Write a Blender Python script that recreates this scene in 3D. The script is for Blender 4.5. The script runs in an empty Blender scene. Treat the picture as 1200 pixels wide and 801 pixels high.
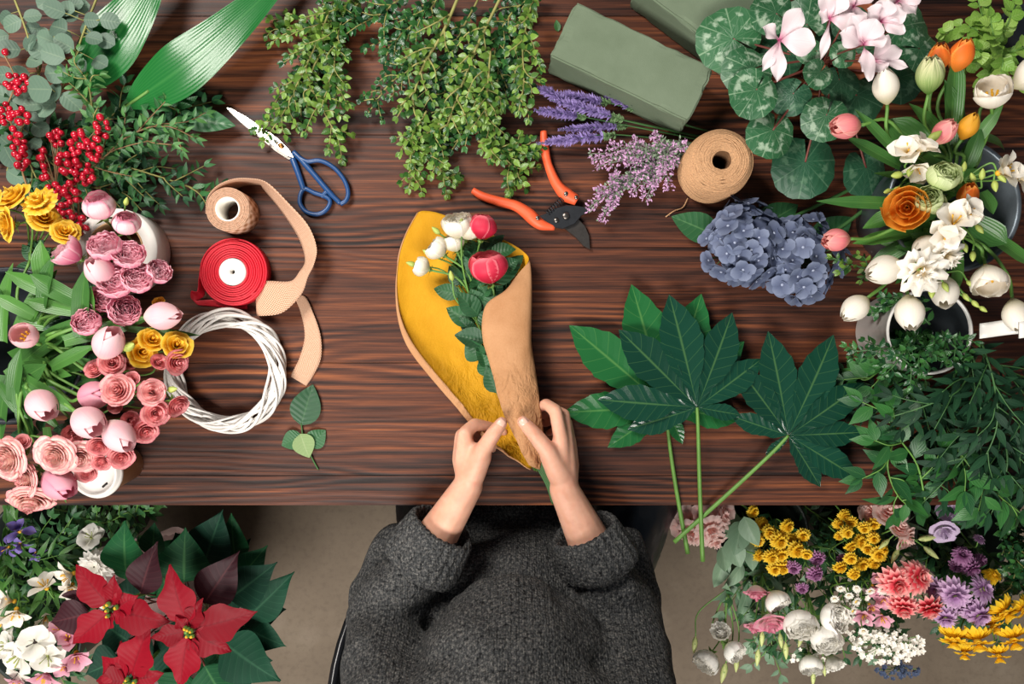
import bpy, math, random
from mathutils import Vector, Matrix, noise
PI = math.pi
RND = random.Random(11)
C = bpy.context.scene.collection
S, D, TZ = 0.004/3, 1.2, 0.75        # metres per photo pixel on the table top, camera height above it, table height

def P(px, py, h=0.0):
    "point seen at pixel (px, py) at height h above the table top"
    k = S*(D-h)/D
    return Vector(((px-600)*k, (400.5-py)*k, TZ+h))
def PX(n, h=0.0): return n*S*(D-h)/D
def U(a, b): return RND.uniform(a, b)
def clamp(x, a=0., b=1.): return max(a, min(b, x))

# ------------------------------------------------------------------ objects
def tag(o, label=None, cat=None, group=None, kind=None):
    if label: o['label'] = label
    if cat: o['category'] = cat
    if group: o['group'] = group
    if kind: o['kind'] = kind
    return o
def thing(name, label, cat, loc=(0, 0, 0), group=None):
    o = bpy.data.objects.new(name, None); C.objects.link(o)
    o.empty_display_size = .02
    o.location = loc
    return tag(o, label, cat, group)
def obj(name, mesh, parent=None, M=None, label=None):
    "link a mesh; M is its world matrix"
    o = bpy.data.objects.new(name, mesh); C.objects.link(o)
    M = M or Matrix.Identity(4)
    if parent is not None:
        o.parent = parent
        off = Vector(parent.location)
        if parent.parent is not None: off = off + Vector(parent.parent.location)
        M = Matrix.Translation(-off) @ M
    o.matrix_local = M
    if label: o['label'] = label
    return o

# ------------------------------------------------------------------ mesh builder
class MB:
    def __init__(s): s.v = []; s.f = []; s.uv = []; s.rn = []; s.m = []; s.mi = 0; s.r = 0.
    def vert(s, p, uv=(0, 0)):
        s.v.append((p[0], p[1], p[2])); s.uv.append(uv); s.rn.append(s.r); return len(s.v)-1
    def face(s, idx): s.f.append(tuple(idx)); s.m.append(s.mi)
    def grid(s, rows, uvf=None):
        nv, nu = len(rows), len(rows[0]); b = len(s.v)
        for j, row in enumerate(rows):
            for i, p in enumerate(row):
                s.vert(p, uvf(i/(nu-1), j/(nv-1)) if uvf else (i/(nu-1), j/(nv-1)))
        for j in range(nv-1):
            for i in range(nu-1):
                a = b+j*nu+i; s.face((a, a+1, a+nu+1, a+nu))
    def tube(s, pts, rad, n=6, cap=True, flat=None):
        pts = [Vector(p) for p in pts]
        if not hasattr(rad, '__len__'): rad = [rad]*len(pts)
        t = (pts[1]-pts[0]).normalized()
        ref = Vector((0, 0, 1)) if abs(t.z) < .9 else Vector((1, 0, 0))
        nrm = (ref - t*ref.dot(t)).normalized(); b0 = len(s.v); L = 0.
        for k, p in enumerate(pts):
            if k: L += (p-pts[k-1]).length
            if k == 0: tt = pts[1]-p
            elif k == len(pts)-1: tt = p-pts[k-1]
            else: tt = pts[k+1]-pts[k-1]
            if tt.length < 1e-9: tt = t.copy()
            tt.normalize(); nrm = (nrm - tt*nrm.dot(tt))
            if nrm.length < 1e-6: nrm = tt.orthogonal()
            nrm.normalize(); bn = tt.cross(nrm); r = rad[k]
            for i in range(n):
                a = 2*PI*i/n
                fa = flat if flat else 1.
                s.vert(p + nrm*(math.cos(a)*r*fa) + bn*(math.sin(a)*r), (i/n, L*20))
        for k in range(len(pts)-1):
            for i in range(n):
                a = b0+k*n+i; b = b0+k*n+(i+1) % n
                s.face((a, b, b+n, a+n))
        if cap:
            s.face([b0+i for i in reversed(range(n))])
            e = b0+(len(pts)-1)*n; s.face([e+i for i in range(n)])
    def ring(s, pts, rad, n=6, flat=None):
        "closed tube"
        pts = [Vector(p) for p in pts]; b0 = len(s.v); N = len(pts)
        if not hasattr(rad, '__len__'): rad = [rad]*N
        for k, p in enumerate(pts):
            t = (pts[(k+1) % N]-pts[k-1]).normalized()
            up = Vector((0, 0, 1)); nrm = (up-t*up.dot(t)).normalized(); bn = t.cross(nrm)
            for i in range(n):
                a = 2*PI*i/n
                s.vert(p+nrm*(math.cos(a)*rad[k]*(flat or 1))+bn*(math.sin(a)*rad[k]), (i/n, k/N))
        for k in range(N):
            k2 = (k+1) % N
            for i in range(n):
                s.face((b0+k*n+i, b0+k*n+(i+1) % n, b0+k2*n+(i+1) % n, b0+k2*n+i))
    def lathe(s, prof, n=24, M=None, close=False):
        M = M or Matrix.Identity(4); b0 = len(s.v); K = len(prof)
        for k, (r, z) in enumerate(prof):
            for i in range(n):
                a = 2*PI*i/n
                s.vert(M @ Vector((r*math.cos(a), r*math.sin(a), z)), (i/n, k/max(1, K-1)))
        for k in range(K if close else K-1):
            k2 = (k+1) % K
            for i in range(n):
                s.face((b0+k*n+i, b0+k*n+(i+1) % n, b0+k2*n+(i+1) % n, b0+k2*n+i))
    def ball(s, M, n=8, m=6):
        s.lathe([(max(1e-4, math.sin(PI*j/m)), -math.cos(PI*j/m)) for j in range(m+1)], n, M)
    def slab(s, poly, z0, z1, bev=0.):
        "extruded polygon (list of 2-D points, counter-clockwise)"
        n = len(poly); b0 = len(s.v)
        cx = sum(p[0] for p in poly)/n; cy = sum(p[1] for p in poly)/n
        def shr(p, q):
            d = Vector((p[0]-cx, p[1]-cy)); l = d.length
            return d*(max(0, l-q)/l) if l > 1e-9 else d
        lv = [(z0, bev), (z0+bev, 0), (z1-bev, 0), (z1, bev)] if bev else [(z0, 0), (z1, 0)]
        for z, q in lv:
            for p in poly:
                d = shr(p, q); s.vert((cx+d.x, cy+d.y, z), (p[0], p[1]))
        for k in range(len(lv)-1):
            for i in range(n):
                s.face((b0+k*n+i, b0+k*n+(i+1) % n, b0+(k+1)*n+(i+1) % n, b0+(k+1)*n+i))
        s.face([b0+i for i in reversed(range(n))])
        e = b0+(len(lv)-1)*n; s.face([e+i for i in range(n)])
    def box(s, c, d, M=None):
        M = M or Matrix.Identity(4); b = len(s.v); x, y, z = d[0]/2, d[1]/2, d[2]/2; c = Vector(c)
        for q in ((-x, -y, -z), (x, -y, -z), (x, y, -z), (-x, y, -z), (-x, -y, z), (x, -y, z), (x, y, z), (-x, y, z)):
            s.vert(M @ (c+Vector(q)), (q[0], q[1]))
        for q in ((3, 2, 1, 0), (4, 5, 6, 7), (0, 1, 5, 4), (1, 2, 6, 5), (2, 3, 7, 6), (3, 0, 4, 7)):
            s.face([b+i for i in q])
    def leaf(s, M, L, W, prof='ovate', fold=.25, curl=.3, nu=4, nv=6, wave=0., twist=0., rnd=None):
        "leaf blade along +X, face up +Z"
        s.r = RND.random() if rnd is None else rnd
        pf = PROF[prof]; rows = []; x = z = 0.; a = curl*.25
        ph = U(0, 6)
        for j in range(nv+1):
            v = j/nv; w = W*.5*pf(v)
            row = []
            for i in range(nu+1):
                u = 2*i/nu-1
                yy = u*w; zz = fold*abs(u)*w
                if wave: zz += wave*math.sin(v*9+ph+u*1.3)*abs(u)**1.5
                if twist:
                    ca, sa = math.cos(twist*v), math.sin(twist*v)
                    yy, zz = yy*ca-zz*sa, yy*sa+zz*ca
                row.append(M @ Vector((x-math.sin(-a)*0, yy, z+zz)))
            rows.append(row)
            st = L/nv; a2 = -curl*(v+.5/nv)+curl*.3
            x += st*math.cos(a2); z += st*math.sin(a2)
        s.grid(rows)
    def petal(s, M, R, Z, phi, half, nu=6, nv=7, tip=.15, tp=3., ruf=0., rk=5, rnd=None):
        "petal on a surface of revolution: radius R(v), height Z(v), half angle half(v)"
        s.r = RND.random() if rnd is None else rnd
        rows = []; p0 = U(0, 6)
        for j in range(nv+1):
            row = []
            for i in range(nu+1):
                u = 2*i/nu-1; v = j/nv*(1-tip*abs(u)**tp)
                r = R(v); z = Z(v); f = phi+u*half(v)
                if ruf:
                    k = ruf*v*v*math.sin(rk*u*2+p0); r += k; z += k*.7
                row.append(M @ Vector((r*math.cos(f), r*math.sin(f), z)))
            rows.append(row)
        s.grid(rows)
    def mesh(s, name, mats, smooth=True):
        me = bpy.data.meshes.new(name); me.from_pydata(s.v, [], s.f)
        uv = me.uv_layers.new(name='UVMap'); rn = me.uv_layers.new(name='Rnd')
        li = [0]*len(me.loops); me.loops.foreach_get('vertex_index', li)
        a = []; b = []
        for k in li: a += s.uv[k]; b += (s.rn[k], 0.)
        uv.data.foreach_set('uv', a); rn.data.foreach_set('uv', b)
        for m in (mats if isinstance(mats, (list, tuple)) else [mats]): me.materials.append(m)
        me.polygons.foreach_set('material_index', s.m)
        me.polygons.foreach_set('use_smooth', [smooth]*len(s.f))
        me.update(); return me
def part(name, mb, mats, parent=None, label=None, smooth=True):
    "one mesh given in world coordinates"
    return obj(name, mb.mesh(name, mats, smooth), parent, None, label)

PROF = {
 'ovate': lambda v: (math.sin(PI*clamp(v)**.75))**.85 if 0 < v < 1 else .03,
 'lance': lambda v: (math.sin(PI*clamp(v)**.7))**1.15 if 0 < v < 1 else .03,
 'round': lambda v: math.sqrt(max(0., 1-(2*v-1)**2)) if 0 < v < 1 else .06,
 'obov': lambda v: (math.sin(PI*clamp(v)**1.5))**.8 if 0 < v < 1 else .08,
 'acum': lambda v: (math.sin(PI*clamp(v)**.62))**1.25 if 0 < v < 1 else .02,
 'strap': lambda v: clamp((1-v)*3.2)**.7*(.75+.25*math.sin(PI*v)) if v < 1 else .02,
 'bract': lambda v: clamp((math.sin(PI*clamp(v)**.66))**1.05*(1+.17*math.cos(v*14-.4)*(v < .8))) if 0 < v < 1 else .03,
 'mum': lambda v: (.35+.65*math.sin(PI*v*.62))*clamp((1-v)*6)**.5 if v < 1 else .15,
}
def frame(pos, x, up=(0, 0, 1)):
    "matrix with X along x and Z close to up"
    x = Vector(x).normalized(); up = Vector(up); z = up-x*up.dot(x)
    if z.length < 1e-4: z = x.orthogonal()
    z.normalize(); y = z.cross(x)
    M = Matrix((x, y, z)).transposed().to_4x4(); M.translation = Vector(pos); return M
def axisM(pos, d, spin=0., scale=1.):
    "matrix with Z along d"
    d = Vector(d).normalized(); x = d.orthogonal().normalized(); y = d.cross(x)
    M = Matrix((x, y, d)).transposed().to_4x4(); M.translation = Vector(pos)
    return M @ Matrix.Rotation(spin, 4, 'Z') @ Matrix.Scale(scale, 4)
def dirv(ang, elev):
    a, e = math.radians(ang), math.radians(elev)
    return Vector((math.cos(a)*math.cos(e), math.sin(a)*math.cos(e), math.sin(e)))
def smooth(pts, k=6):
    "Catmull-Rom through the points"
    pts = [Vector(p) for p in pts]
    if len(pts) < 3: return [pts[0].lerp(pts[-1], i/k) for i in range(k+1)]
    q = [pts[0]*2-pts[1]]+pts+[pts[-1]*2-pts[-2]]; out = []
    for i in range(1, len(q)-2):
        a, b, c, d = q[i-1], q[i], q[i+1], q[i+2]
        for j in range(k):
            t = j/k
            out.append(.5*((2*b)+(c-a)*t+(2*a-5*b+4*c-d)*t*t+(3*b-a-3*c+d)*t**3))
    out.append(pts[-1]); return out
def closed(pts, k=6):
    pts = [Vector(p) for p in pts]; n = len(pts); out = []
    for i in range(n):
        a, b, c, d = pts[i-1], pts[i], pts[(i+1) % n], pts[(i+2) % n]
        for j in range(k):
            t = j/k
            out.append(.5*((2*b)+(c-a)*t+(2*a-5*b+4*c-d)*t*t+(3*b-a-3*c+d)*t**3))
    return out
def taper(n, a, b): return [a+(b-a)*i/max(1, n-1) for i in range(n)]
def leaf_px(mb, base, tip, w, prof='ovate', fold=.25, curl=.3, up=(0, 0, 1), nu=6, nv=10, wave=0., rnd=None):
    "leaf blade between two (px, py, h) points; w in pixels"
    a, b = P(*base), P(*tip)
    tilt = Vector(up)+Vector((U(-.1, .1), U(-.1, .1), 0))
    mb.leaf(frame(a, b-a, tilt), (b-a).length*(1+.05*abs(curl)), PX(w, base[2]), prof, fold, curl, nu, nv, wave, 0., rnd)

# ------------------------------------------------------------------ materials
def lin(c):
    c = c.lstrip('#'); o = []
    for i in (0, 2, 4):
        x = int(c[i:i+2], 16)/255
        o.append(x/12.92 if x <= .04045 else ((x+.055)/1.055)**2.4)
    return (o[0], o[1], o[2], 1.)
class NT:
    def __init__(s, name):
        s.m = bpy.data.materials.new(name); s.m.use_nodes = True; s.t = s.m.node_tree; s.t.nodes.clear()
        s.out = s.n('ShaderNodeOutputMaterial')
    def n(s, kind, **kw):
        nd = s.t.nodes.new(kind)
        for k, v in kw.items(): setattr(nd, k, v)
        return nd
    def set(s, sock, v):
        if isinstance(v, bpy.types.NodeSocket): s.t.links.new(v, sock)
        else: sock.default_value = v
    def math(s, op, a, b=0., c=0., cl=False):
        nd = s.n('ShaderNodeMath', operation=op, use_clamp=cl)
        for i, v in enumerate((a, b, c)): s.set(nd.inputs[i], v)
        return nd.outputs[0]
    def mix(s, f, a, b, bt='MIX'):
        nd = s.n('ShaderNodeMix', data_type='RGBA', blend_type=bt)
        s.set(nd.inputs[0], f); s.set(nd.inputs[6], a); s.set(nd.inputs[7], b); return nd.outputs[2]
    def ramp(s, f, stops, interp='LINEAR'):
        nd = s.n('ShaderNodeValToRGB'); cr = nd.color_ramp; cr.interpolation = interp
        while len(cr.elements) < len(stops): cr.elements.new(.5)
        for e, (p, c) in zip(cr.elements, stops): e.position = p; e.color = c
        s.set(nd.inputs[0], f); return nd.outputs[0]
    def step(s, x, a, b):
        nd = s.n('ShaderNodeMapRange', interpolation_type='SMOOTHSTEP')
        for i, v in enumerate((x, a, b, 0., 1.)): s.set(nd.inputs[i], v)
        return nd.outputs[0]
    def noise(s, vec, scale, detail=4, rough=.55, dist=0.):
        nd = s.n('ShaderNodeTexNoise')
        if vec is not None: s.set(nd.inputs['Vector'], vec)
        nd.inputs['Scale'].default_value = scale; nd.inputs['Detail'].default_value = detail
        nd.inputs['Roughness'].default_value = rough; nd.inputs['Distortion'].default_value = dist
        return nd.outputs[0]
    def mapv(s, vec, sc=(1, 1, 1)):
        nd = s.n('ShaderNodeMapping'); s.set(nd.inputs[0], vec); nd.inputs['Scale'].default_value = sc; return nd.outputs[0]
    def coord(s, k='Object'): return s.n('ShaderNodeTexCoord').outputs[k]
    def uv(s, layer='UVMap'):
        nd = s.n('ShaderNodeUVMap', uv_map=layer); sp = s.n('ShaderNodeSeparateXYZ'); s.set(sp.inputs[0], nd.outputs[0])
        return sp.outputs[0], sp.outputs[1], nd.outputs[0]
    def bump(s, h, strength=.3, dist=.002):
        nd = s.n('ShaderNodeBump'); nd.inputs['Strength'].default_value = strength
        nd.inputs['Distance'].default_value = dist; s.set(nd.inputs['Height'], h); return nd.outputs[0]
    def done(s, col, rough=.5, metal=0., spec=.5, nrm=None, transl=0., tcol=None, sss=0., coat=0., alpha=None, trans=0.):
        b = s.n('ShaderNodeBsdfPrincipled')
        s.set(b.inputs['Base Color'], col); s.set(b.inputs['Roughness'], rough); s.set(b.inputs['Metallic'], metal)
        s.set(b.inputs['Specular IOR Level'], spec); s.set(b.inputs['Coat Weight'], coat)
        if trans: b.inputs['Transmission Weight'].default_value = trans
        if alpha is not None: s.set(b.inputs['Alpha'], alpha)
        if sss:
            b.inputs['Subsurface Weight'].default_value = sss; b.inputs['Subsurface Radius'].default_value = (.012, .004, .002)
            b.inputs['Subsurface Scale'].default_value = .6
        if nrm is not None: s.set(b.inputs['Normal'], nrm)
        o = b.outputs[0]
        if transl:
            t = s.n('ShaderNodeBsdfTranslucent'); s.set(t.inputs[0], tcol if tcol is not None else col)
            mx = s.n('ShaderNodeMixShader'); mx.inputs[0].default_value = transl
            s.t.links.new(o, mx.inputs[1]); s.t.links.new(t.outputs[0], mx.inputs[2]); o = mx.outputs[0]
        s.t.links.new(o, s.out.inputs[0]); return s.m
MATS = {}
def plain(name, col, rough=.5, metal=0., spec=.5, ns=40., na=.15, bump=.1, **kw):
    if name in MATS: return MATS[name]
    t = NT(name); nz = t.noise(t.coord(), ns, 5)
    c = lin(col) if isinstance(col, str) else col
    dk = tuple(x*(1-na) for x in c[:3])+(1,); lt = tuple(min(1, x*(1+na)) for x in c[:3])+(1,)
    MATS[name] = t.done(t.ramp(nz, [(.25, dk), (.75, lt)]), rough, metal, spec, t.bump(nz, bump, .002) if bump else None, **kw)
    return MATS[name]
def leafmat(name, col, col2, vein, rough=.42, N=7., slope=2.2, vs=.5, transl=.18, bump=.4, spec=.5, marble=None, under=None, strip=False, vw=.12, mv=None):
    "col/col2: two tints chosen per leaf; veins from the blade's own UV"
    if name in MATS: return MATS[name]
    t = NT(name); u, v, _ = t.uv(); r, _, _ = t.uv('Rnd')
    a = t.math('ABSOLUTE', t.math('MULTIPLY_ADD', u, 2., -1.))
    mid = t.math('SUBTRACT', 1., t.step(a, .0, .09))
    if strip:
        fr = t.math('ABSOLUTE', t.math('MULTIPLY_ADD', t.math('FRACT', t.math('MULTIPLY', u, N)), 2., -1.))
    else:
        fr = t.math('ABSOLUTE', t.math('MULTIPLY_ADD', t.math('FRACT', t.math('SUBTRACT', t.math('MULTIPLY', v, N), t.math('MULTIPLY', a, slope))), 2., -1.))
    sv = t.math('MULTIPLY', t.math('SUBTRACT', 1., t.step(fr, 0., vw)), .55)
    vm = t.math('MAXIMUM', mid, sv)
    nz = t.noise(t.coord(), 60., 4)
    c = t.mix(t.step(r, .15, .85), lin(col), lin(col2))
    c = t.mix(t.math('MULTIPLY', nz, .5), c, lin(col), 'MIX')
    if marble:
        # pale patches between the veins, a band of them half way out
        mz = t.noise(t.coord(), 75., 3)
        band = t.math('MULTIPLY', t.step(a, .12, .3), t.math('SUBTRACT', 1., t.step(a, .62, .8)))
        if mv:
            band = t.math('MULTIPLY', t.step(v, mv[0], mv[0]+.15), t.math('SUBTRACT', 1., t.step(v, mv[1]-.12, mv[1])))
        c = t.mix(t.math('MULTIPLY', t.math('MULTIPLY', band, t.step(mz, .47, .6)), .75), c, lin(marble))
    c = t.mix(t.math('MULTIPLY', vm, vs), c, lin(vein))
    h = t.math('ADD', t.math('MULTIPLY', fr, .7), t.math('MULTIPLY', nz, .25))
    MATS[name] = t.done(c, rough, 0., spec, t.bump(h, bump, .0012), transl)
    return MATS[name]
def petalmat(name, base, mid, tip, rough=.55, transl=.25, streak=.25, p=(.05, .45, .95), rim=None, spec=.3):
    if name in MATS: return MATS[name]
    t = NT(name); u, v, uvv = t.uv(); r, _, _ = t.uv('Rnd')
    c = t.ramp(v, [(p[0], lin(base)), (p[1], lin(mid)), (p[2], lin(tip))])
    nz = t.noise(t.mapv(uvv, (22, 1.6, 1)), 1., 3)
    c = t.mix(t.math('MULTIPLY', t.step(nz, .45, .7), streak), c, lin(base))
    c = t.mix(t.math('MULTIPLY', r, .18), c, lin(mid))
    if rim:
        a = t.math('ABSOLUTE', t.math('MULTIPLY_ADD', u, 2., -1.))
        c = t.mix(t.math('MAXIMUM', t.step(a, .75, 1.), t.step(v, .85, 1.)), c, lin(rim))
    MATS[name] = t.done(c, rough, 0., spec, t.bump(nz, .15, .001), transl)
    return MATS[name]
# ================================================================== flower heads (unit size, base at the origin, axis +Z)
HEAD = {}     # kind -> (list of meshes, reference length along the axis or diameter, centre height)
def head(kind, meshes, ref, zc): HEAD[kind] = (meshes, ref, zc)
def m_tulip(name, mats, opn=0., ruf=0., stam=False, double=0):
    b = MB(); R0 = .33
    rings = [(1., 0., 1.), (.87, PI/3, .97)]+[(.7-.14*k, .4+k*1.1, .9-.04*k) for k in range(double)]
    for sc, ph, zz in rings:
        for k in range(3):
            o = opn*(1 if sc > .9 else .8)*U(.85, 1.15)
            R = lambda v, sc=sc, o=o: R0*sc*math.sin(PI*(.03+.90*v**.9))+o*.55*v**1.7
            Z = lambda v, zz=zz, o=o: zz*(v-.25*o*v*v)
            H = lambda v: 1.28*(1-(max(0., v-.5)/.5)**2.6)**.8 if v < 1 else .03
            b.petal(Matrix.Identity(4), R, Z, ph+k*2*PI/3+U(-.1, .1), H, 10, 14, .10, 2., ruf)
    if stam:
        b.mi = 1
        for k in range(7):
            a = k*2*PI/6; r = .1 if k < 6 else 0
            d = Vector((r*math.cos(a), r*math.sin(a), 0))
            b.tube([d*.4, d+Vector((0, 0, .3)), d*1.5+Vector((0, 0, .52))], [.02, .02, .035], 5)
    return b.mesh(name, mats)
def m_rose(name, mats, opn=.6, n=7, ball=False, ruf=.01):
    b = MB()
    for i in range(n):
        t = i/(n-1); cnt = 3+i//2
        rb = .03+.16*t; rt = .05+.33*t+opn*.1*t*t; zt = .64-.2*t*opn-.06*t
        for k in range(cnt):
            q = U(.93, 1.07)
            if ball:
                R = lambda v, rt=rt, q=q, t=t: rt*1.2*q*math.sin(PI*(.04+(.82-.26*opn)*v**.85))
                Z = lambda v, zt=zt, q=q, t=t: (.75-.1*(1-t))*q*v
            else:
                R = lambda v, rb=rb, rt=rt, t=t, q=q: (rb*v**.5+(rt-rb)*math.sin(v*PI/2)**.8)*q+opn*t*.13*(max(0, v-.6)/.4)**2
                Z = lambda v, zt=zt, t=t, q=q: zt*v**1.05*q-opn*t*.14*(max(0, v-.65)/.35)**2
            hw = PI/cnt*1.3
            H = lambda v, hw=hw: hw*(.55+.45*math.sin(min(1., v*1.6)*PI/2))
            b.petal(Matrix.Identity(4), R, Z, k*2*PI/cnt+i*1.9+U(-.15, .15), H, 6, 7, .13, 3.5, ruf, 3, )
    b.mi = 1
    for k in range(5):
        b.leaf(axisM((0, 0, .02), dirv(72*k+20, 8)) @ Matrix.Rotation(-PI/2, 4, 'Y') if False else frame((0, 0, .0), dirv(72*k+20, -12)), .36, .13, 'lance', .3, -.5, 2, 4)
    b.ball(Matrix.Translation((0, 0, -.02)) @ Matrix.Diagonal((.1, .1, .12, 1)), 8, 5)
    return b.mesh(name, mats)
def m_mum(name, mats, rows=5, n=18, L=.5, W=.12, disc=.0, e0=4, e1=75, curl=.5, prof='mum'):
    b = MB()
    for i in range(rows):
        t = i/max(1, rows-1)
        for k in range(max(5, int(n*(1-.45*t)))):
            nn = max(5, int(n*(1-.45*t)))
            e = e0+(e1-e0)*t+U(-5, 5); l = L*(1-.5*t)*U(.88, 1.08)
            b.leaf(frame((0, 0, .04+.1*t), dirv(360*k/nn+i*11+U(-4, 4), e)), l, W*U(.9, 1.1), prof, .35, curl if t < .6 else -.8*curl, 2, 4)
    b.mi = 1
    b.ball(Matrix.Translation((0, 0, .09)) @ Matrix.Diagonal((max(disc, .05), max(disc, .05), .07, 1)), 12, 6)
    b.ball(Matrix.Translation((0, 0, -.02)) @ Matrix.Diagonal((.1, .1, .06, 1)), 8, 4)
    return b.mesh(name, mats)
def m_star(name, mats, n=6, L=.5, W=.25, prof='obov', e0=25, curl=.5, wave=0., stam=3, alt=0., fold=.25):
    "open flower of n separate petals: alstroemeria, cyclamen, freesia, floret"
    b = MB()
    for k in range(n):
        b.leaf(frame((0, 0, .02*(k % 2)), dirv(360*k/n+U(-5, 5), e0+(alt if k % 2 else 0)+U(-4, 4))), L*U(.93, 1.07), W*U(.92, 1.08), prof, fold, curl, 4, 7, wave)
    b.mi = 1
    for k in range(stam):
        d = dirv(360*k/max(1, stam)+U(0, 40), U(55, 80))
        b.tube([(0, 0, .02), d*.2, d*.34], [.012, .012, .022], 4)
    b.ball(Matrix.Diagonal((.07, .07, .06, 1)), 8, 5)
    return b.mesh(name, mats)
def m_ruffle(name, mats, rows=4, n=6, ruf=.05, R=.5, opn=.7):
    b = MB()
    for i in range(rows):
        t = i/max(1, rows-1); cnt = max(3, n-(rows-1-i))
        for k in range(cnt):
            q = U(.9, 1.1); rr = R*(.25+.75*t)*q; zz = (.5-.34*t*opn)*q
            Rf = lambda v, rr=rr: rr*(v**.8); Zf = lambda v, zz=zz, t=t: zz*math.sin(v*PI*.6)-.1*t*opn*v**3
            hw = PI/cnt*1.25; H = lambda v, hw=hw: hw*(.6+.4*v)
            b.petal(Matrix.Identity(4), Rf, Zf, k*2*PI/cnt+i*.8+U(-.2, .2), H, 10, 7, .07, 3, ruf, 5)
    b.mi = 1; b.ball(Matrix.Translation((0, 0, -.03)) @ Matrix.Diagonal((.08, .08, .1, 1)), 8, 5)
    return b.mesh(name, mats)
def m_bud(name, mats, w=.3):
    b = MB()
    b.lathe([(.02, 0), (w*.6, .12), (w, .35), (w*.9, .6), (w*.5, .85), (.02, 1.)], 9)
    b.mi = min(1, len(mats)-1) if isinstance(mats, list) else 0
    for k in range(3): b.leaf(frame((0, 0, .02), dirv(120*k, 62)), .5, .25, 'lance', .3, -.6, 2, 4)
    return b.mesh(name, mats)

STEM = plain('stem_green', '#5f8a3c', .5, na=.2)
STEMD = plain('stem_dark', '#37602f', .5, na=.2)
CALYX = plain('calyx_green', '#6f9446', .5)
WOODY = plain('twig_brown', '#8a6a48', .7, na=.25)
WOODG = plain('twig_olive', '#8f8c4e', .65, na=.25)
YEL = plain('stamen_yellow', '#d9a323', .6)

def place(kind, px, py, h, ang, elev, size, var=None):
    meshes, ref, zc = HEAD[kind]
    sc = PX(size, h)/ref; d = dirv(ang, elev)
    base = P(px, py, h)-d*(zc*sc)
    me = meshes[RND.randrange(len(meshes)) if var is None else var % len(meshes)]
    return me, axisM(base, d, U(0, 6.28), sc), base, d, sc
def flower(name, label, cat, group, blooms, root, via=None, r=.0022, mat=None, leaves=(), lmat=None, join=None, part_name='bloom', rs=None):
    """blooms: (kind, px, py, h, ang, elev, size[, partname]); root/via/join: (px,py,h)."""
    mat = mat or STEM; A = P(*root)
    t = thing(name, label, cat, A, group)
    mids = [P(*q) for q in (via or [])]
    J = P(*join) if join else None
    if J is not None:
        b = MB(); pts = smooth([A]+mids+[J]); b.tube(pts, taper(len(pts), r, r*.85), 6); part('stem', b, mat, t)
    for q in blooms:
        kind, px, py, h, an, el, sz = q[:7]
        me, M, base, d, sc = place(kind, px, py, h, an, el, sz)
        bl = obj(q[7] if len(q) > 7 else part_name, me, t, M)
        b = MB()
        dist = ((J or (mids[-1] if mids else A))-base).length
        pre = base-d*min(.06, dist*.4)
        if J is not None: pts = smooth([J, pre, base+d*sc*.02]); rr = (rs or r*.65)
        else: pts = smooth([A]+mids+[pre, base+d*sc*.02]); rr = r
        b.tube(pts, taper(len(pts), rr, rr*.9), 6)
        part('stalk' if J is not None else 'stem', b, mat, t)
    if leaves:
        for (ba, ti, w, prof, fold, curl) in leaves:
            b = MB(); leaf_px(b, ba, ti, w, prof, fold, curl); part('leaf', b, lmat, t)
    return t
def twigs(stem, lf, pts, r0, r1, sp, L, W, ang=50, prof='ovate', mode='opp', jit=.25, tilt=.5, fold=.25, curl=.4, start=.1, nu=2, nv=4, tipleaf=True, shrink=.4, up=(0, 0, 1), flatten=.6):
    "one shoot: a stem tube plus leaves along it; returns the sampled centre line"
    c = smooth(pts, 8); stem.tube(c, taper(len(c), r0, r1), 5)
    tot = sum((c[i+1]-c[i]).length for i in range(len(c)-1)); s = 0.; nxt = tot*start; k = 0; roll = U(0, 6)
    up = Vector(up)
    for i in range(len(c)-1):
        seg = c[i+1]-c[i]; l = seg.length
        while nxt <= s+l and l > 0:
            p = c[i]+seg*((nxt-s)/l); t = seg.normalized(); f = nxt/tot
            side = t.cross(up)
            if side.length < 1e-3: side = t.orthogonal()
            side.normalize(); nn = side.cross(t)
            k += 1
            if mode == 'opp': phis = [roll+k*PI/2, roll+k*PI/2+PI]
            elif mode == 'flat': phis = [0., PI]
            elif mode == 'alt': phis = [0. if k % 2 else PI]
            else: phis = [U(0, 6.28)]
            for ph in phis:
                ph += U(-jit, jit)
                sd = side*math.cos(ph)+nn*math.sin(ph)*flatten
                a = math.radians(ang*U(.75, 1.25))
                dv = (t*math.cos(a)+sd.normalized()*math.sin(a))
                upv = up+t*.35+Vector((U(-tilt, tilt), U(-tilt, tilt), 0))
                q = (1-shrink*f)*U(.8, 1.15)
                lf.leaf(frame(p+sd.normalized()*r0*.7, dv, upv), L*q, W*q, prof, fold, curl*U(.5, 1.5), nu, nv)
            nxt += sp*U(.8, 1.2)
        s += l
    if tipleaf:
        t = (c[-1]-c[-2]).normalized()
        for q in (-.35, .35):
            sd = t.cross(up).normalized() if abs(t.z) < .99 else Vector((1, 0, 0))
            lf.leaf(frame(c[-1], t+sd*q, up+Vector((U(-.3, .3), U(-.3, .3), 0))), L*.7, W*.7, prof, fold, curl, nu, nv)
    return c
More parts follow.
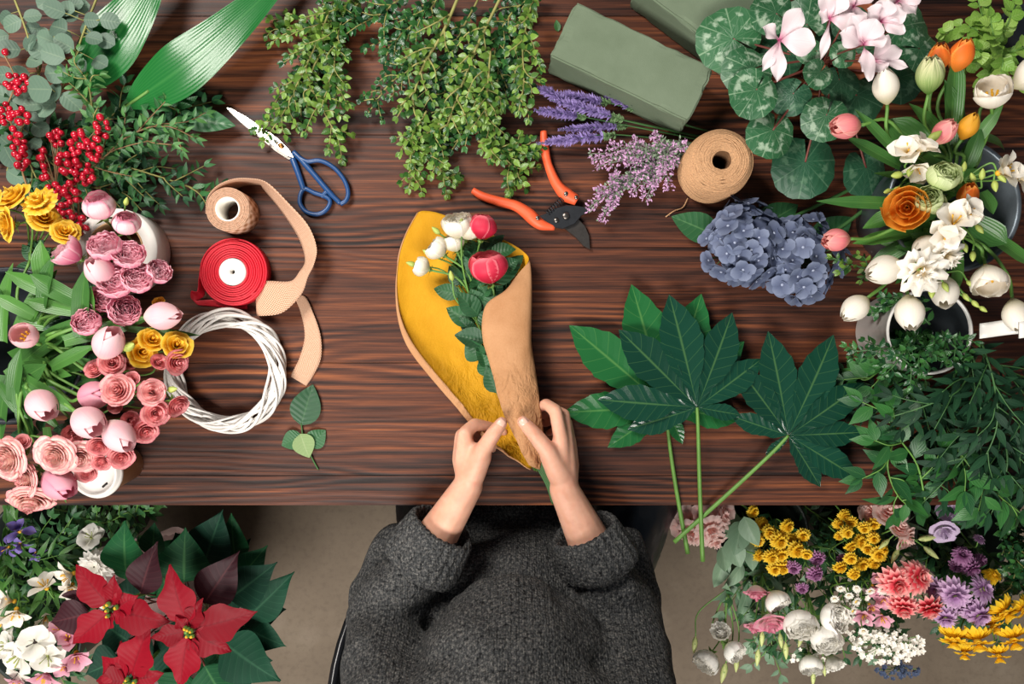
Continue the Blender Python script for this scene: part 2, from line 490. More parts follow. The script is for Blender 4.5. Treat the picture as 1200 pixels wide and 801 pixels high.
def bush_branch(name, label, cat, group, pts, lm, sm, L=.014, W=.009, sp=.011, side=6, sl=.07, r=.0018, prof='ovate', mode='opp', ang=55, curl=.5, sang=(30, 60), base_bare=.05, drop=.0, nu=2, nv=4, tilt=.5, shrink=.4, hmin=.004, flatten=.6, fold=.25):
    "woody or green branch with side shoots; pts in (px, py, h)"
    w = [P(*q) for q in pts]; t = thing(name, label, cat, w[0], group)
    st, lf = MB(), MB()
    kw = dict(sp=sp, L=L, W=W, prof=prof, mode=mode, ang=ang, curl=curl, nu=nu, nv=nv, tilt=tilt, shrink=shrink, flatten=flatten, fold=fold)
    c = twigs(st, lf, w, r, r*.55, start=base_bare, **kw)
    for k in range(side):
        f = .12+.8*(k+U(.1, .9))/max(1, side); i = min(len(c)-2, int(f*(len(c)-1)))
        d = (c[i+1]-c[i]).normalized(); sg = 1 if k % 2 else -1
        a = math.radians(U(*sang))*sg; dd = Matrix.Rotation(a, 3, 'Z') @ d
        ln = sl*U(.6, 1.2)*(1-.4*f); e = c[i]+dd*ln; e.z = max(TZ+hmin+.004, e.z+U(-.01, .012)-drop)
        m = c[i].lerp(e, .5)+Vector((U(-.006, .006), U(-.006, .006), U(0, .008)))
        twigs(st, lf, [c[i], m, e], r*.6, r*.35, start=.12, **kw)
    part('stem', st, sm, t); part('foliage', lf, lm, t); return t
# ================================================================== camera, light, floor, table
cam = bpy.data.cameras.new('camera'); cam.lens = 27; cam.sensor_width = 36
co = bpy.data.objects.new('camera', cam); C.objects.link(co); co.location = (0, 0, TZ+D); cam.clip_start = .05
bpy.context.scene.camera = co
sc_ = bpy.context.scene
sc_.view_settings.view_transform = 'Standard'; sc_.view_settings.look = 'None'
sc_.view_settings.gamma = 1; sc_.view_settings.use_curve_mapping = False
sc_.view_settings.exposure = 0.0
wd = bpy.data.worlds.new('room_light'); sc_.world = wd; wd.use_nodes = True
bg = wd.node_tree.nodes['Background']; bg.inputs[0].default_value = (.62, .78, 1., 1); bg.inputs[1].default_value = .11
def area(name, loc, aim, size, power, col):
    l = bpy.data.lights.new(name, 'AREA'); l.shape = 'RECTANGLE'; l.size, l.size_y = size; l.energy = power; l.color = col
    o = bpy.data.objects.new(name, l); C.objects.link(o); o.location = loc
    o.rotation_euler = (Vector(aim)-Vector(loc)).to_track_quat('-Z', 'Y').to_euler(); return o
area('window_light', (-1.05, 1.1, TZ+1.65), (-.05, -.0, TZ), (.75, .75), 54, (1., .95, .88))
area('ceiling_light', (-.5, -1.6, TZ+1.9), (0, -.35, 0), (1.6, .8), 92, (1., .96, .9))

def floor_mat():
    t = NT('concrete_floor'); co_ = t.coord()
    a = t.noise(co_, 2.2, 6, .6); b = t.noise(co_, 60, 5, .7); c = t.noise(co_, 9, 4)
    col = t.ramp(a, [(.3, lin('#6b5e50')), (.55, lin('#7d6f5f')), (.75, lin('#8d806f'))])
    col = t.mix(t.math('MULTIPLY', t.step(b, .45, .7), .35), col, lin('#5d5146'))
    col = t.mix(t.math('MULTIPLY', t.step(c, .55, .75), .25), col, lin('#97897a'))
    return t.done(col, .75, 0, .3, t.bump(b, .2, .002))
b = MB(); b.box((0, 0, -.05), (7, 7, .1)); 
for nm, c_, d_ in (('wall_back', (0, 3.45, 1.4), (7, .1, 2.8)), ('wall_front', (0, -3.45, 1.4), (7, .1, 2.8)), ('wall_left', (-3.45, 0, 1.4), (.1, 6.8, 2.8)), ('wall_right', (3.45, 0, 1.4), (.1, 6.8, 2.8))):
    w_ = MB(); w_.box(c_, d_); o_ = part(nm, w_, plain('wall_paint', '#b9b2a8', .9, ns=8, na=.04, bump=.03), smooth=False); o_['kind'] = 'structure'
f_ = part('floor', b, floor_mat(), smooth=False); f_['kind'] = 'structure'
f_['label'] = 'brown grey concrete floor under the table'

def wood_mat():
    t = NT('dark_brushed_wood'); u, v, uvv = t.uv(); r, _, _ = t.uv('Rnd')
    cb = t.n('ShaderNodeCombineXYZ')
    t.set(cb.inputs[0], u); t.set(cb.inputs[1], v); t.set(cb.inputs[2], t.math('MULTIPLY', r, 7.))
    P3 = cb.outputs[0]
    # broad swirls of the growth rings, pulled out along the plank
    w1 = t.noise(t.mapv(P3, (1.5, 6.5, 1)), 1., 2, .5)
    w2 = t.noise(t.mapv(P3, (4., 30., 1)), 1., 3, .5)
    ph = t.math('ADD', t.math('MULTIPLY', v, 78.), t.math('ADD', t.math('MULTIPLY', w1, 9.), t.math('MULTIPLY', w2, 1.1)))
    ring = t.math('MULTIPLY_ADD', t.math('SINE', t.math('MULTIPLY', ph, 6.283)), .5, .5)
    fine = t.noise(t.mapv(P3, (6., 330., 1)), 1., 5, .7)
    fine2 = t.noise(t.mapv(P3, (1.6, 85., 1)), 1., 3, .6)
    tone = t.noise(t.mapv(P3, (1.3, 9., 1)), 1., 3)
    swirl = t.step(t.noise(t.mapv(P3, (1.1, 4.5, 1)), 1.7, 2), .50, .66)
    g = t.math('ADD', t.math('MULTIPLY', t.math('MULTIPLY', t.math('SUBTRACT', ring, .5), t.math('MULTIPLY_ADD', swirl, .75, .25)), .27), t.math('ADD', t.math('MULTIPLY', fine, .66), t.math('MULTIPLY', fine2, .46)))
    g = t.math('ADD', g, t.math('MULTIPLY_ADD', tone, .5, -.27))
    g = t.math('ADD', g, t.math('MULTIPLY_ADD', r, .10, -.05))
    col = t.ramp(g, [(.35, lin('#180c09')), (.47, lin('#381e15')), (.60, lin('#572f1e')), (.75, lin('#82492a')), (.93, lin('#b87440'))])
    h = t.math('ADD', t.math('MULTIPLY', ring, .6), t.math('MULTIPLY', fine, .6))
    return t.done(col, t.math('MULTIPLY_ADD', fine, .25, .42), 0, .3, t.bump(h, .3, .0016))
WOOD = wood_mat()
Y0 = -.2553
tb = thing('wooden_table', 'long dark brown plank work table under all the flowers', 'table', (0, Y0+.5, 0))
b = MB(); seams = [(Y0, P(0, 557).y)]
ys = [P(0, 557).y, P(0, 425).y, P(0, 290).y, P(0, 158).y, P(0, 19).y, P(0, -115).y, P(0, -240).y]
seams += list(zip(ys[:-1], ys[1:]))
for i, (a, c) in enumerate(seams):
    b.r = (i*.377+.13) % 1; g = .0006; b0 = len(b.v)
    b.slab([(-1.15, a+g), (1.15, a+g), (1.15, c-g), (-1.15, c-g)], TZ-.04, TZ, .0008)
part('tabletop', b, WOOD, tb, smooth=False)
for x in (-1.05, 1.05):
    for y in (Y0+.06, ys[-1]-.06):
        b = MB(); b.slab([(x-.035, y-.035), (x+.035, y-.035), (x+.035, y+.035), (x-.035, y+.035)], 0, TZ-.0405, .004); part('leg', b, WOOD, tb, smooth=False)
for y in (Y0+.11, ys[-1]-.11):
    b = MB(); b.box((0, y, TZ-.0905), (2.03, .022, .099)); part('apron', b, WOOD, tb, smooth=False)

# ================================================================== tools and supplies
STEEL = plain('steel', '#c9c7c2', .22, 1., ns=200, na=.05, bump=.03)
STEELD = plain('dark_steel', '#6b6560', .32, .9, ns=150, na=.15, bump=.05)
BLUEP = plain('blue_plastic', '#1f4576', .35, ns=80, na=.08, bump=.03)
ORANGE = plain('orange_grip', '#ee5f36', .5, ns=120, na=.06, bump=.05)
BLACKM = plain('black_metal', '#34363a', .38, .6, ns=150)
WHITEP = plain('white_plastic', '#e6e1db', .45, ns=60, na=.03, bump=.03)
def q2(pts, h=0.): return [tuple(P(x, y, h)[:2]) for x, y in pts]
def ccw(p):
    a = sum(p[i-1][0]*p[i][1]-p[i][0]*p[i-1][1] for i in range(len(p))); return p if a > 0 else p[::-1]
# ---- scissors
t = thing('scissors', 'tailor scissors with blue handles and shiny pointed blades', 'scissors', P(330, 172))
b = MB(); b.slab(ccw(q2([(266, 127), (272, 128), (290, 138), (308, 150), (327, 163), (340, 176), (346, 186), (338, 184), (322, 172), (302, 158), (284, 144)])), TZ+.0035, TZ+.0065, .0007); part('blade', b, STEEL, t, 'shiny upper blade', smooth=False)
b = MB(); b.slab(ccw(q2([(268, 130), (286, 147), (306, 163), (324, 178), (338, 187), (348, 190), (344, 181), (328, 167), (306, 152), (284, 138)])), TZ+.0006, TZ+.0032, .0006); part('blade', b, STEELD, t, 'darker lower blade', smooth=False)
b = MB(); b.slab(ccw(q2([(316, 155), (329, 165), (325, 171), (312, 161)])), TZ+.0066, TZ+.0078, .0004); part('bolster_highlight', b, STEEL, t, smooth=False)  # raised steel slab builds the blade's highlight block as a shape
b = MB(); p = P(331, 172); b.lathe([(.0001, TZ+.0105), (.003, TZ+.0102), (.0042, TZ+.009), (.0042, TZ+.001)], 16, Matrix.Translation((p.x, p.y, 0)))
part('screw', b, plain('brass', '#a9743f', .35, .9), t)
b = MB()
b.tube(smooth([P(344, 178, .006), P(352, 186, .008), P(368, 204, .008), P(386, 225, .008), P(399, 238, .0075)]), [.0042]*8+[.0045]*12+[.004]*5, 8)
b.tube(smooth([P(350, 184, .008), P(360, 189, .009), P(375, 188, .009), P(391, 196, .009), P(403, 210, .009), P(408, 224, .009), P(406, 234, .009), P(399, 239, .008)]), .0036, 8); part('handle', b, BLUEP, t, 'larger blue handle loop')
b = MB()
b.tube(smooth([P(343, 186, .005), P(347, 196, .006), P(352, 210, .006), P(356, 222, .006)]), taper(19, .0052, .0046), 8)
b.ring(closed([P(357, 221, .006), P(352, 229, .006), P(352, 239, .006), P(359, 248, .006), P(371, 251, .006), P(382, 246, .006), P(387, 236, .006), P(381, 230, .006), P(369, 226, .006)]), .0036, 8)
b.tube(smooth([P(377, 231, .006), P(381, 226, .007), P(384, 224, .007)]), .0036, 8)
part('handle', b, BLUEP, t, 'smaller blue handle loop')
# ---- pruners
t = thing('pruning_shears', 'open pruning shears with orange handles and black steel blade', 'pruners', P(662, 250))
def grip(pts, w, h0):
    b = MB(); c = smooth([P(x, y, h) for x, y, h in pts], 6); n = len(c)
    ww = []
    for i in range(n):
        f = i/(n-1)*(len(w)-1); k = min(len(w)-2, int(f)); ww.append(w[k]+(w[k+1]-w[k])*(f-k))
    b.tube(c, ww, 10); return b
part('handle', grip([(637, 154, .008), (638, 168, .009), (640, 184, .01), (645, 200, .01), (652, 215, .01), (662, 227, .01), (676, 235, .009)], [.0055, .0068, .0072, .0066, .0076, .0085, .011, .0085], 0), ORANGE, t)
part('handle', grip([(554, 223, .007), (566, 230, .008), (585, 236, .009), (604, 241, .01), (618, 250, .01), (632, 262, .01), (650, 267, .009)], [.005, .0065, .0072, .0078, .0088, .0105, .0088, .004], 0), ORANGE, t)
b = MB(); b.slab(ccw(q2([(627, 254), (638, 251), (650, 244), (664, 240), (676, 241), (688, 243), (697, 242), (690, 249), (682, 252), (674, 262), (660, 268), (646, 266), (630, 263)], .012)), TZ+.008, TZ+.013, .001); part('hook_blade', b, BLACKM, t, smooth=False)
b = MB(); b.slab(ccw(q2([(655, 262), (668, 255), (678, 256), (686, 264), (691, 276), (692, 292), (684, 288), (675, 278), (664, 269)], .01)), TZ+.003, TZ+.0075, .001); part('cutting_blade', b, STEELD, t, smooth=False)
for (x, y, r, hh) in ((663, 253, .0055, .0165), (652, 258, .004, .015), (663, 228, .0038, .021), (675, 232, .0032, .02), (630, 256, .0035, .021)):
    b = MB(); p = P(x, y, .013); b.lathe([(.0001, TZ+hh), (r*.8, TZ+hh), (r, TZ+hh-.001), (r, TZ+.005)], 14, Matrix.Translation((p.x, p.y, 0))); part('pivot_bolt', b, STEELD, t)
b = MB(); pts = []
A, B_ = P(641, 250, .012), P(660, 232, .012)
for i in range(97):
    f = i/96; a = f*2*PI*8; q = A.lerp(B_, f); n = Vector(((A-B_).y, -(A-B_).x, 0)).normalized()
    pts.append(q+n*(math.cos(a)*.0042)+Vector((0, 0, math.sin(a)*.0042)))
b.tube(pts, .0008, 5); part('spring', b, BLACKM, t)
# ---- jute twine
t = thing('twine_spool', 'thick spool of natural jute twine beside the hydrangea', 'twine', P(829, 203))
JUTE = plain('jute', '#b68c66', .85, ns=500, na=.35, bump=.3)
cx = P(829, 203); H_ = .088; R_ = .0485
prof = [(.013, .006), (.02, .002), (.04, .002), (R_-.003, .008), (R_-.001, .03), (R_-.001, .062), (R_-.004, .078), (R_-.012, .0855), (.024, .0865), (.0155, .084), (.0125, .075), (.0125, .006)]
b = MB(); b.lathe([(r, z+TZ) for r, z in prof], 48, Matrix.Translation((cx.x, cx.y, 0)), close=True); part('core', b, plain('jute_core', '#6b4a2e', .9, ns=300, na=.3, bump=.5), t)
b = MB(); path = []
pr2 = [(R_-.002, .004), (R_, .03), (R_, .062), (R_-.003, .079), (R_-.011, .0868), (.024, .088), (.0145, .0855)]
def profat(f):
    f = f*(len(pr2)-1); k = min(len(pr2)-2, int(f)); g = f-k
    return pr2[k][0]+(pr2[k+1][0]-pr2[k][0])*g, pr2[k][1]+(pr2[k+1][1]-pr2[k][1])*g
N = 50; K = 44
for lay in range(2):
    path = []
    for i in range(N*K):
        f = i/(N*K); a = 2*PI*i/K
        q = clamp(f+(.015+.075*lay)*math.sin(a+lay*2.1)+.006*math.sin(a*2.7+lay)) if f > .3 else f
        r, z = profat(q); r += .0006*math.sin(a*.37+lay); z += .0004*math.sin(a*.53)
        path.append((cx.x+r*math.cos(a), cx.y+r*math.sin(a), TZ+max(.0012, z)))
    b.tube(path, .00125, 5)
part('wound_twine', b, JUTE, t)
b = MB(); pts = smooth([P(806, 232, .004), P(800, 243, .003), P(790, 247, .002), P(780, 254, .0015)]); b.tube(pts, .001, 5); part('loose_end', b, JUTE, t)
# ---- floral foam bricks
def foam_mat():
    t = NT('green_floral_foam'); c = t.coord(); a = t.noise(c, 14, 4); f = t.noise(c, 500, 3, .7)
    col = t.ramp(a, [(.3, lin('#65725d')), (.7, lin('#717e69'))])
    v = t.n('ShaderNodeTexVoronoi'); t.set(v.inputs['Vector'], c); v.inputs['Scale'].default_value = 45
    pit = t.math('SUBTRACT', 1., t.step(v.outputs['Distance'], .04, .12))
    big = t.noise(c, 9, 2); pit = t.math('MULTIPLY', pit, t.step(big, .56, .6))
    col = t.mix(t.math('MULTIPLY', pit, .8), col, lin('#39433a'))
    return t.done(col, .95, 0, .15, t.bump(t.math('SUBTRACT', t.math('MULTIPLY', f, .4), pit), .35, .002))
FOAM = foam_mat()
def foam(corners, hh, label, seed):
    q = [P(x, y, hh) for x, y in corners]; c = sum(q, Vector())/4
    X = ((q[1]-q[0])+(q[2]-q[3])).normalized(); L = ((q[1]-q[0]).length+(q[2]-q[3]).length)/2; W = ((q[3]-q[0]).length+(q[2]-q[1]).length)/2
    M = frame((c.x, c.y, TZ+hh/2), (X.x, X.y, 0))
    bm = __import__('bmesh').new(); bmesh = __import__('bmesh')
    bmesh.ops.create_cube(bm, size=1.); bmesh.ops.scale(bm, vec=(L, W, hh-.0006), verts=bm.verts)
    bmesh.ops.bevel(bm, geom=bm.edges[:], offset=.0025, segments=2, affect='EDGES')
    bmesh.ops.subdivide_edges(bm, edges=[e for e in bm.edges if e.calc_length() > .03], cuts=14, use_grid_fill=True)
    r = random.Random(seed)
    for v in bm.verts:
        n = noise.noise(v.co*25+Vector((seed, 0, 0)))*.0012; edge = sum(abs(abs(v.co[i])-(L, W, hh)[i]/2) < .006 for i in range(3))
        if edge >= 2: n += min(0, noise.noise(v.co*60+Vector((seed, 3, 0))))*.007
        v.co += v.co.normalized()*n if v.co.z > -hh/2+.002 else Vector()
    me = bpy.data.meshes.new('floral_foam_brick'); bm.to_mesh(me); bm.free(); me.materials.append(FOAM)
    o = obj('floral_foam_brick', me, None, M); tag(o, label, 'floral foam', 'green floral foam bricks'); return o
foam([(671, -3), (834, 80), (811, 142), (648, 69)], .075, 'green floral foam brick lying whole above the lavender', 3)
foam([(792, -78), (927, 24), (880, 86), (743, -18)], .07, 'green floral foam brick cut off by the top edge, behind the cyclamen leaves', 8)
# ---- red ribbon roll
RED = plain('red_satin', '#c8142a', .55, ns=200, na=.08, bump=.06)
c0 = P(279, 320); HR = .024
t = thing('ribbon_roll', 'flat roll of red satin ribbon with a white core', 'ribbon', c0)
b = MB()
for k in range(9):
    r = .0215+.0034*k; z = HR-.0005*(k % 2)-.0006*k*.4
    b.lathe([(r, TZ+.0005), (r+.0029, TZ+.0005), (r+.0031, TZ+z-.0006), (r+.0022, TZ+z), (r+.0004, TZ+z-.0003)], 48, Matrix.Translation((c0.x+U(-.0004, .0004), c0.y+U(-.0004, .0004), 0)), close=True)
part('wound_ribbon', b, RED, t)
b = MB(); b.lathe([(.0033, TZ+.001), (.0208, TZ+.001), (.0208, TZ+HR+.0003), (.0195, TZ+HR+.001), (.0045, TZ+HR+.001), (.0033, TZ+HR-.001)], 40, Matrix.Translation((c0.x, c0.y, 0)), close=True); part('core', b, WHITEP, t, 'white plastic core')
def strip(name, pts, mat, parent, hgt=None, th=.0006, k=8):
    "ribbon: pts = (px,py,h) lower edge + (px,py,h) upper edge pairs"
    A = smooth([a for a, _ in pts], k); Bq = smooth([c for _, c in pts], k); b = MB(); n = 7
    b.grid([[A[i].lerp(Bq[i], j/(n-1)) for j in range(n)] for i in range(len(A))], lambda u, v: (u, v*len(pts)))
    o = part(name, b, mat, parent); m = o.modifiers.new('thickness', 'SOLIDIFY'); m.thickness = th; m.offset = 0; return o
def vert_(px, py, h1, h0=.001):
    a = P(px, py, h1); return (Vector((a.x, a.y, TZ+h0)), a)
strip('loose_tail', [vert_(279, 281, .024), vert_(262, 283, .024), vert_(245, 292, .024), vert_(236, 308, .023), vert_(233, 326, .023), (P(240, 345, .003), P(231, 341, .022)),
      (P(232, 352, .002), P(224, 341, .018)), (P(232, 357, .0015), P(226, 351, .006)), (P(250, 359, .0012), P(248, 351, .003)), (P(270, 361, .001), P(270, 352, .002)), (P(290, 362, .001), P(290, 353, .0015))], RED, t)
strip('loose_tail', [vert_(238, 330, .022), (P(246, 336, .004), P(240, 330, .022)), (P(256, 348, .004), P(254, 336, .021)), (P(278, 358, .004), P(279, 347, .022)), (P(300, 352, .003), P(300, 342, .022)), (P(313, 336, .002), P(312, 330, .022))], RED, t)
# ---- burlap ribbon roll
def burlap_mat():
    t = NT('burlap'); u, v, uvv = t.uv(); c = t.coord()
    a = t.math('SINE', t.math('MULTIPLY', u, 84.)); d = t.math('SINE', t.math('MULTIPLY', v, 46.))
    w = t.math('MULTIPLY', a, d); nz = t.noise(c, 700, 3, .7)
    w = t.math('ADD', t.math('MULTIPLY_ADD', w, .42, .25), t.math('MULTIPLY', nz, .55))
    col = t.ramp(w, [(.2, lin('#95694a')), (.45, lin('#c2967a')), (.8, lin('#e0bda4'))])
    return t.done(col, .9, 0, .1, t.bump(w, .5, .0012))
BUR = burlap_mat(); c1 = P(280, 251); HB = .048
t = thing('ribbon_roll', 'roll of tan burlap ribbon with a curling loose tail', 'ribbon', c1)
b = MB()
for k in range(6):
    r = .0185+.0024*k; z = HB-.0006*(k % 2)
    b.lathe([(r, TZ+.0006), (r+.0021, TZ+.0006), (r+.0022, TZ+z-.0005), (r+.0011, TZ+z), (r, TZ+z-.0005)], 56, Matrix.Translation((c1.x+U(-.0003, .0003), c1.y, 0)), close=True)
part('wound_burlap', b, BUR, t)
b = MB(); b.lathe([(.0165, TZ+.0006), (.0183, TZ+.0006), (.0183, TZ+HB+.0006), (.0165, TZ+HB+.0006)], 40, Matrix.Translation((c1.x, c1.y, 0)), close=True); part('core', b, plain('white_card', '#e8e3da', .7), t, 'white cardboard core')
strip('loose_tail', [vert_(241, 250, .048), vert_(243, 232, .049), vert_(254, 218, .05), vert_(272, 210, .05), vert_(292, 209, .05),
   (P(309, 222, .004), P(313, 214, .05)), (P(328, 245, .004), P(338, 238, .047)), (P(348, 275, .006), P(361, 264, .04)), (P(356, 295, .014), P(371, 290, .036)),
   (P(357, 308, .02), P(368, 309, .036)), (P(351, 318, .026), P(361, 324, .033)), (P(341, 329, .028), P(353, 345, .032)), (P(318, 329, .022), P(331, 366, .029)),
   (P(303, 329, .014), P(306, 370, .018)), (P(299, 331, .008), P(301, 369, .008)), (P(304, 333, .002), P(306, 367, .002)), (P(325, 338, .0012), P(332, 357, .0015)),
   (P(345, 350, .001), P(355, 346, .002)), (P(354, 372, .001), P(368, 369, .006)), (P(357, 395, .001), P(376, 395, .007)), (P(351, 419, .001), P(376, 420, .005)), (P(342, 437, .001), P(367, 440, .002)), (P(341, 441, .001), P(359, 452, .001))], BUR, t, th=.0009)
# ---- white wicker wreath
t = thing('wicker_wreath', 'round white painted willow wreath beside the pink roses', 'wreath', P(265, 435))
WIL = plain('white_willow', '#e3ded8', .6, ns=90, na=.06, bump=.1); cw = P(265, 435, .018)
for k in range(20):
    b = MB(); n = 120; turns = RND.choice((2, 2, 3, -2)); p0 = U(0, 6.28); rm = U(.006, .0135); ph = U(0, 6.28); lean = U(-.002, .002); a0 = U(0, 6.28)
    sp_ = U(1.6, 2.0)*PI if k % 2 else 2*PI*1.02
    pts = []
    for i in range(n+1):
        a = a0+sp_*i/n; q = p0+turns*a+.4*math.sin(3*a+ph)
        r = .0815+math.cos(q)*rm*1.02+lean*math.sin(2*a+ph); z = math.sin(q)*rm
        pts.append(cw+Vector((r*math.cos(a), r*math.sin(a), max(-.0155, z))))
    b.tube(pts, U(.0019, .0026), 6); part('willow_strand', b, WIL, t)
# ---- white ribbon roll
cr_ = P(153, 297)
t = thing('ribbon_roll', 'wide white ribbon roll standing under the pink buds', 'ribbon', cr_)
b = MB(); r = .0425
b.lathe([(r, TZ+.0006), (r+.0195, TZ+.0006), (r+.0205, TZ+.0015), (r+.0205, TZ+.044), (r+.019, TZ+.046), (r+.0005, TZ+.047)], 72, Matrix.Translation((cr_.x, cr_.y, 0)), close=True)
part('wound_ribbon', b, plain('white_ribbon', '#e9e4de', .5, ns=120, na=.03, bump=.03), t)
b = MB(); b.lathe([(.0405, TZ+.0006), (.0423, TZ+.0006), (.0423, TZ+.0475), (.0405, TZ+.0475)], 64, Matrix.Translation((cr_.x, cr_.y, 0)), close=True); part('core', b, plain('card_brown', '#b08a63', .8), t, 'brown cardboard core')
# ---- coffee cup
cc = P(149, 543)
t = thing('coffee_cup', 'kraft paper coffee cup with white lid under the roses', 'cup', cc); Mc = Matrix.Translation((cc.x, cc.y, TZ))
b = MB(); b.lathe([(.0001, .003), (.023, .003), (.0245, .0005), (.0258, .0005), (.0335, .083), (.0342, .0845), (.032, .0835), (.0245, .006), (.0001, .006)], 48, Mc); part('body', b, plain('kraft_card', '#a97a52', .8, ns=200, na=.08), t)
b = MB(); b.lathe([(.0345, .0815), (.0362, .082), (.0366, .086), (.0352, .0885), (.0335, .0895), (.033, .0945), (.0305, .0955), (.0285, .0945), (.0272, .0915), (.02, .0905), (.0001, .0905)], 56, Mc)
part('lid', b, WHITEP, t, 'white plastic lid'); lid = t.children[-1]
b = MB(); M2 = frame(Vector((cc.x, cc.y, TZ+.0907))+Vector((.0135, -.0165, 0)), (.72, .6, 0)); 
b.slab([(-.0045, -.0015), (.0045, -.0015), (.005, 0), (.0045, .0015), (-.0045, .0015), (-.005, 0)], 0, .0006); b.v = [tuple(M2 @ Vector(q)) for q in b.v]
part('sip_hole', b, plain('hole_dark', '#221d1a', .8), lid)
# ================================================================== the florist
SKIN = None
def skin_mat():
    t = NT('skin'); c = t.coord(); a = t.noise(c, 30, 3); f = t.noise(c, 500, 3, .6)
    col = t.ramp(a, [(.3, lin('#d59a80')), (.55, lin('#e2ac92')), (.75, lin('#dd9c84'))])
    return t.done(col, .48, 0, .4, t.bump(f, .12, .0006), sss=.25)
SKIN = skin_mat()
def capsule(b, p, q, r0, r1, n=14, m=4):
    "closed tapered capsule"
    p, q = Vector(p), Vector(q); d = q-p
    if d.length < 1e-6: d = Vector((0, 0, 1e-4))
    L = d.length; M = axisM(p, d)
    prof = [(max(1e-4, r0*math.cos(-PI/2+PI/2*i/m)), r0*math.sin(-PI/2+PI/2*i/m)) for i in range(m+1)]
    prof += [(max(1e-4, r1*math.cos(PI/2*i/m)), L+r1*math.sin(PI/2*i/m)) for i in range(m+1)]
    b0 = len(b.v); b.lathe(prof, n, M)
    b.face([b0+i for i in reversed(range(n))]); e = b0+(len(prof)-1)*n; b.face([e+i for i in range(n)])
def chain(b, pts, rr):
    for i in range(len(pts)-1): capsule(b, pts[i], pts[i+1], rr[i], rr[i+1])
def blob(b, c, r, M=None):
    m = Matrix.Translation(c) @ (M or Matrix.Identity(4)) @ Matrix.Diagonal((r[0], r[1], r[2], 1)); b0 = len(b.v)
    n, k = 20, 12
    b.lathe([(max(1e-4, math.sin(PI*j/k)), -math.cos(PI*j/k)) for j in range(k+1)], n, m)
    b.face([b0+i for i in reversed(range(n))]); e = b0+k*n; b.face([e+i for i in range(n)])
def remesh(o, vox, it=8, fac=.5):
    m = o.modifiers.new('one_surface', 'REMESH'); m.mode = 'VOXEL'; m.voxel_size = vox; m.use_smooth_shade = True
    if it: s = o.modifiers.new('soften', 'SMOOTH'); s.factor = fac; s.iterations = it
seat_xy = (0, -.62)
person = thing('person', 'person in a chunky charcoal knit sweater holding the wrapped roses', 'person', (0, -.6, 0))
b = MB()
# trunk, head, legs
blob(b, (0, -.62, .545), (.165, .125, .10)); blob(b, (0, -.585, .66), (.135, .10, .13)); blob(b, (0, -.545, .82), (.145, .105, .13))
capsule(b, (-.15, -.525, .965), (.15, -.525, .965), .052, .052); blob(b, (0, -.53, .93), (.14, .085, .09))
chain(b, [(0, -.53, .99), (0, -.51, 1.08)], [.055, .05])
hc = Vector((0, -.50, 1.17)); tilt_ = Matrix.Rotation(math.radians(-28), 4, 'X')
blob(b, hc, (.074, .094, .105), tilt_); blob(b, hc+Vector((0, .035, -.055)), (.055, .062, .06), tilt_)
blob(b, hc+Vector((0, .100, -.035)), (.0105, .016, .022)); blob(b, hc+Vector((0, .085, -.075)), (.026, .012, .009))
for sx in (-1, 1):
    blob(b, hc+Vector((sx*.077, -.005, -.02)), (.012, .022, .032)); blob(b, hc+Vector((sx*.032, .083, -.012)), (.014, .01, .012))
KN = {-1: (-.16, -.13, .535), 1: (.285, -.15, .535)}; AN = {-1: (-.14, -.16, .075), 1: (.22, -.2, .075)}
for sx in (-1, 1):
    chain(b, [(sx*.085, -.62, .53), KN[sx]], [.078, .055]); k = Vector(KN[sx]); a = Vector(AN[sx])
    chain(b, [k, k.lerp(a, .3)+Vector((0, -.012, 0)), a], [.053, .05, .034])
    chain(b, [a+Vector((0, -.03, -.035)), a+Vector((0, .06, -.045)), a+Vector((sx*.01, .14, -.053))], [.032, .034, .02])
# arms and hands: image-left hand, image-right hand
def arm(b, sh, el, wr, hand):
    chain(b, [sh, Vector(sh).lerp(Vector(el), .5), el], [.05, .046, .039])
    chain(b, [el, Vector(el).lerp(Vector(wr), .35), Vector(el).lerp(Vector(wr), .75), wr], [.039, .04, .029, .0225])
WL, WR = P(549, 568, .062), P(661, 573, .064)
EL, ER = Vector((-.197, -.43, .765)), Vector((.178, -.43, .765))
arm(b, (-.165, -.525, .975), EL, WL, 0); arm(b, (.165, -.525, .975), ER, WR, 0)
def H(*q): return [P(*p) for p in q]
# left of the picture: seen from the thumb side, fingers run under the paper
chain(b, H((550, 560, .062), (545, 538, .064), (545, 508, .068)), [.0215, .0165, .0115])
chain(b, H((550, 560, .055), (542, 538, .052), (541, 510, .054)), [.0205, .016, .0108])
chain(b, H((551, 562, .048), (542, 540, .042), (540, 516, .042)), [.018, .0145, .0102])
chain(b, H((552, 562, .042), (545, 542, .032), (542, 525, .031)), [.015, .0125, .0092])
chain(b, H((545, 507, .068), (556, 497, .054), (574, 500, .038), (590, 506, .033)), [.0108, .0098, .0086, .0072])
chain(b, H((541, 510, .054), (553, 503, .036), (572, 507, .026), (588, 513, .023)), [.0105, .0096, .0086, .0072])
chain(b, H((540, 516, .042), (551, 511, .025), (569, 514, .016), (584, 519, .014)), [.0098, .0088, .008, .0068])
chain(b, H((542, 525, .031), (553, 522, .016), (566, 523, .01), (578, 526, .01)), [.0088, .0078, .007, .006])
chain(b, H((554, 556, .07), (564, 533, .078)), [.019, .0165]); blob(b, P(556, 540, .066), (.018, .024, .016))
chain(b, H((556, 552, .074), (566, 527, .084), (579, 507, .088), (588, 495, .085)), [.0165, .0132, .0114, .0092])
chain(b, H((552, 530, .066), (563, 527, .076)), [.013, .012])
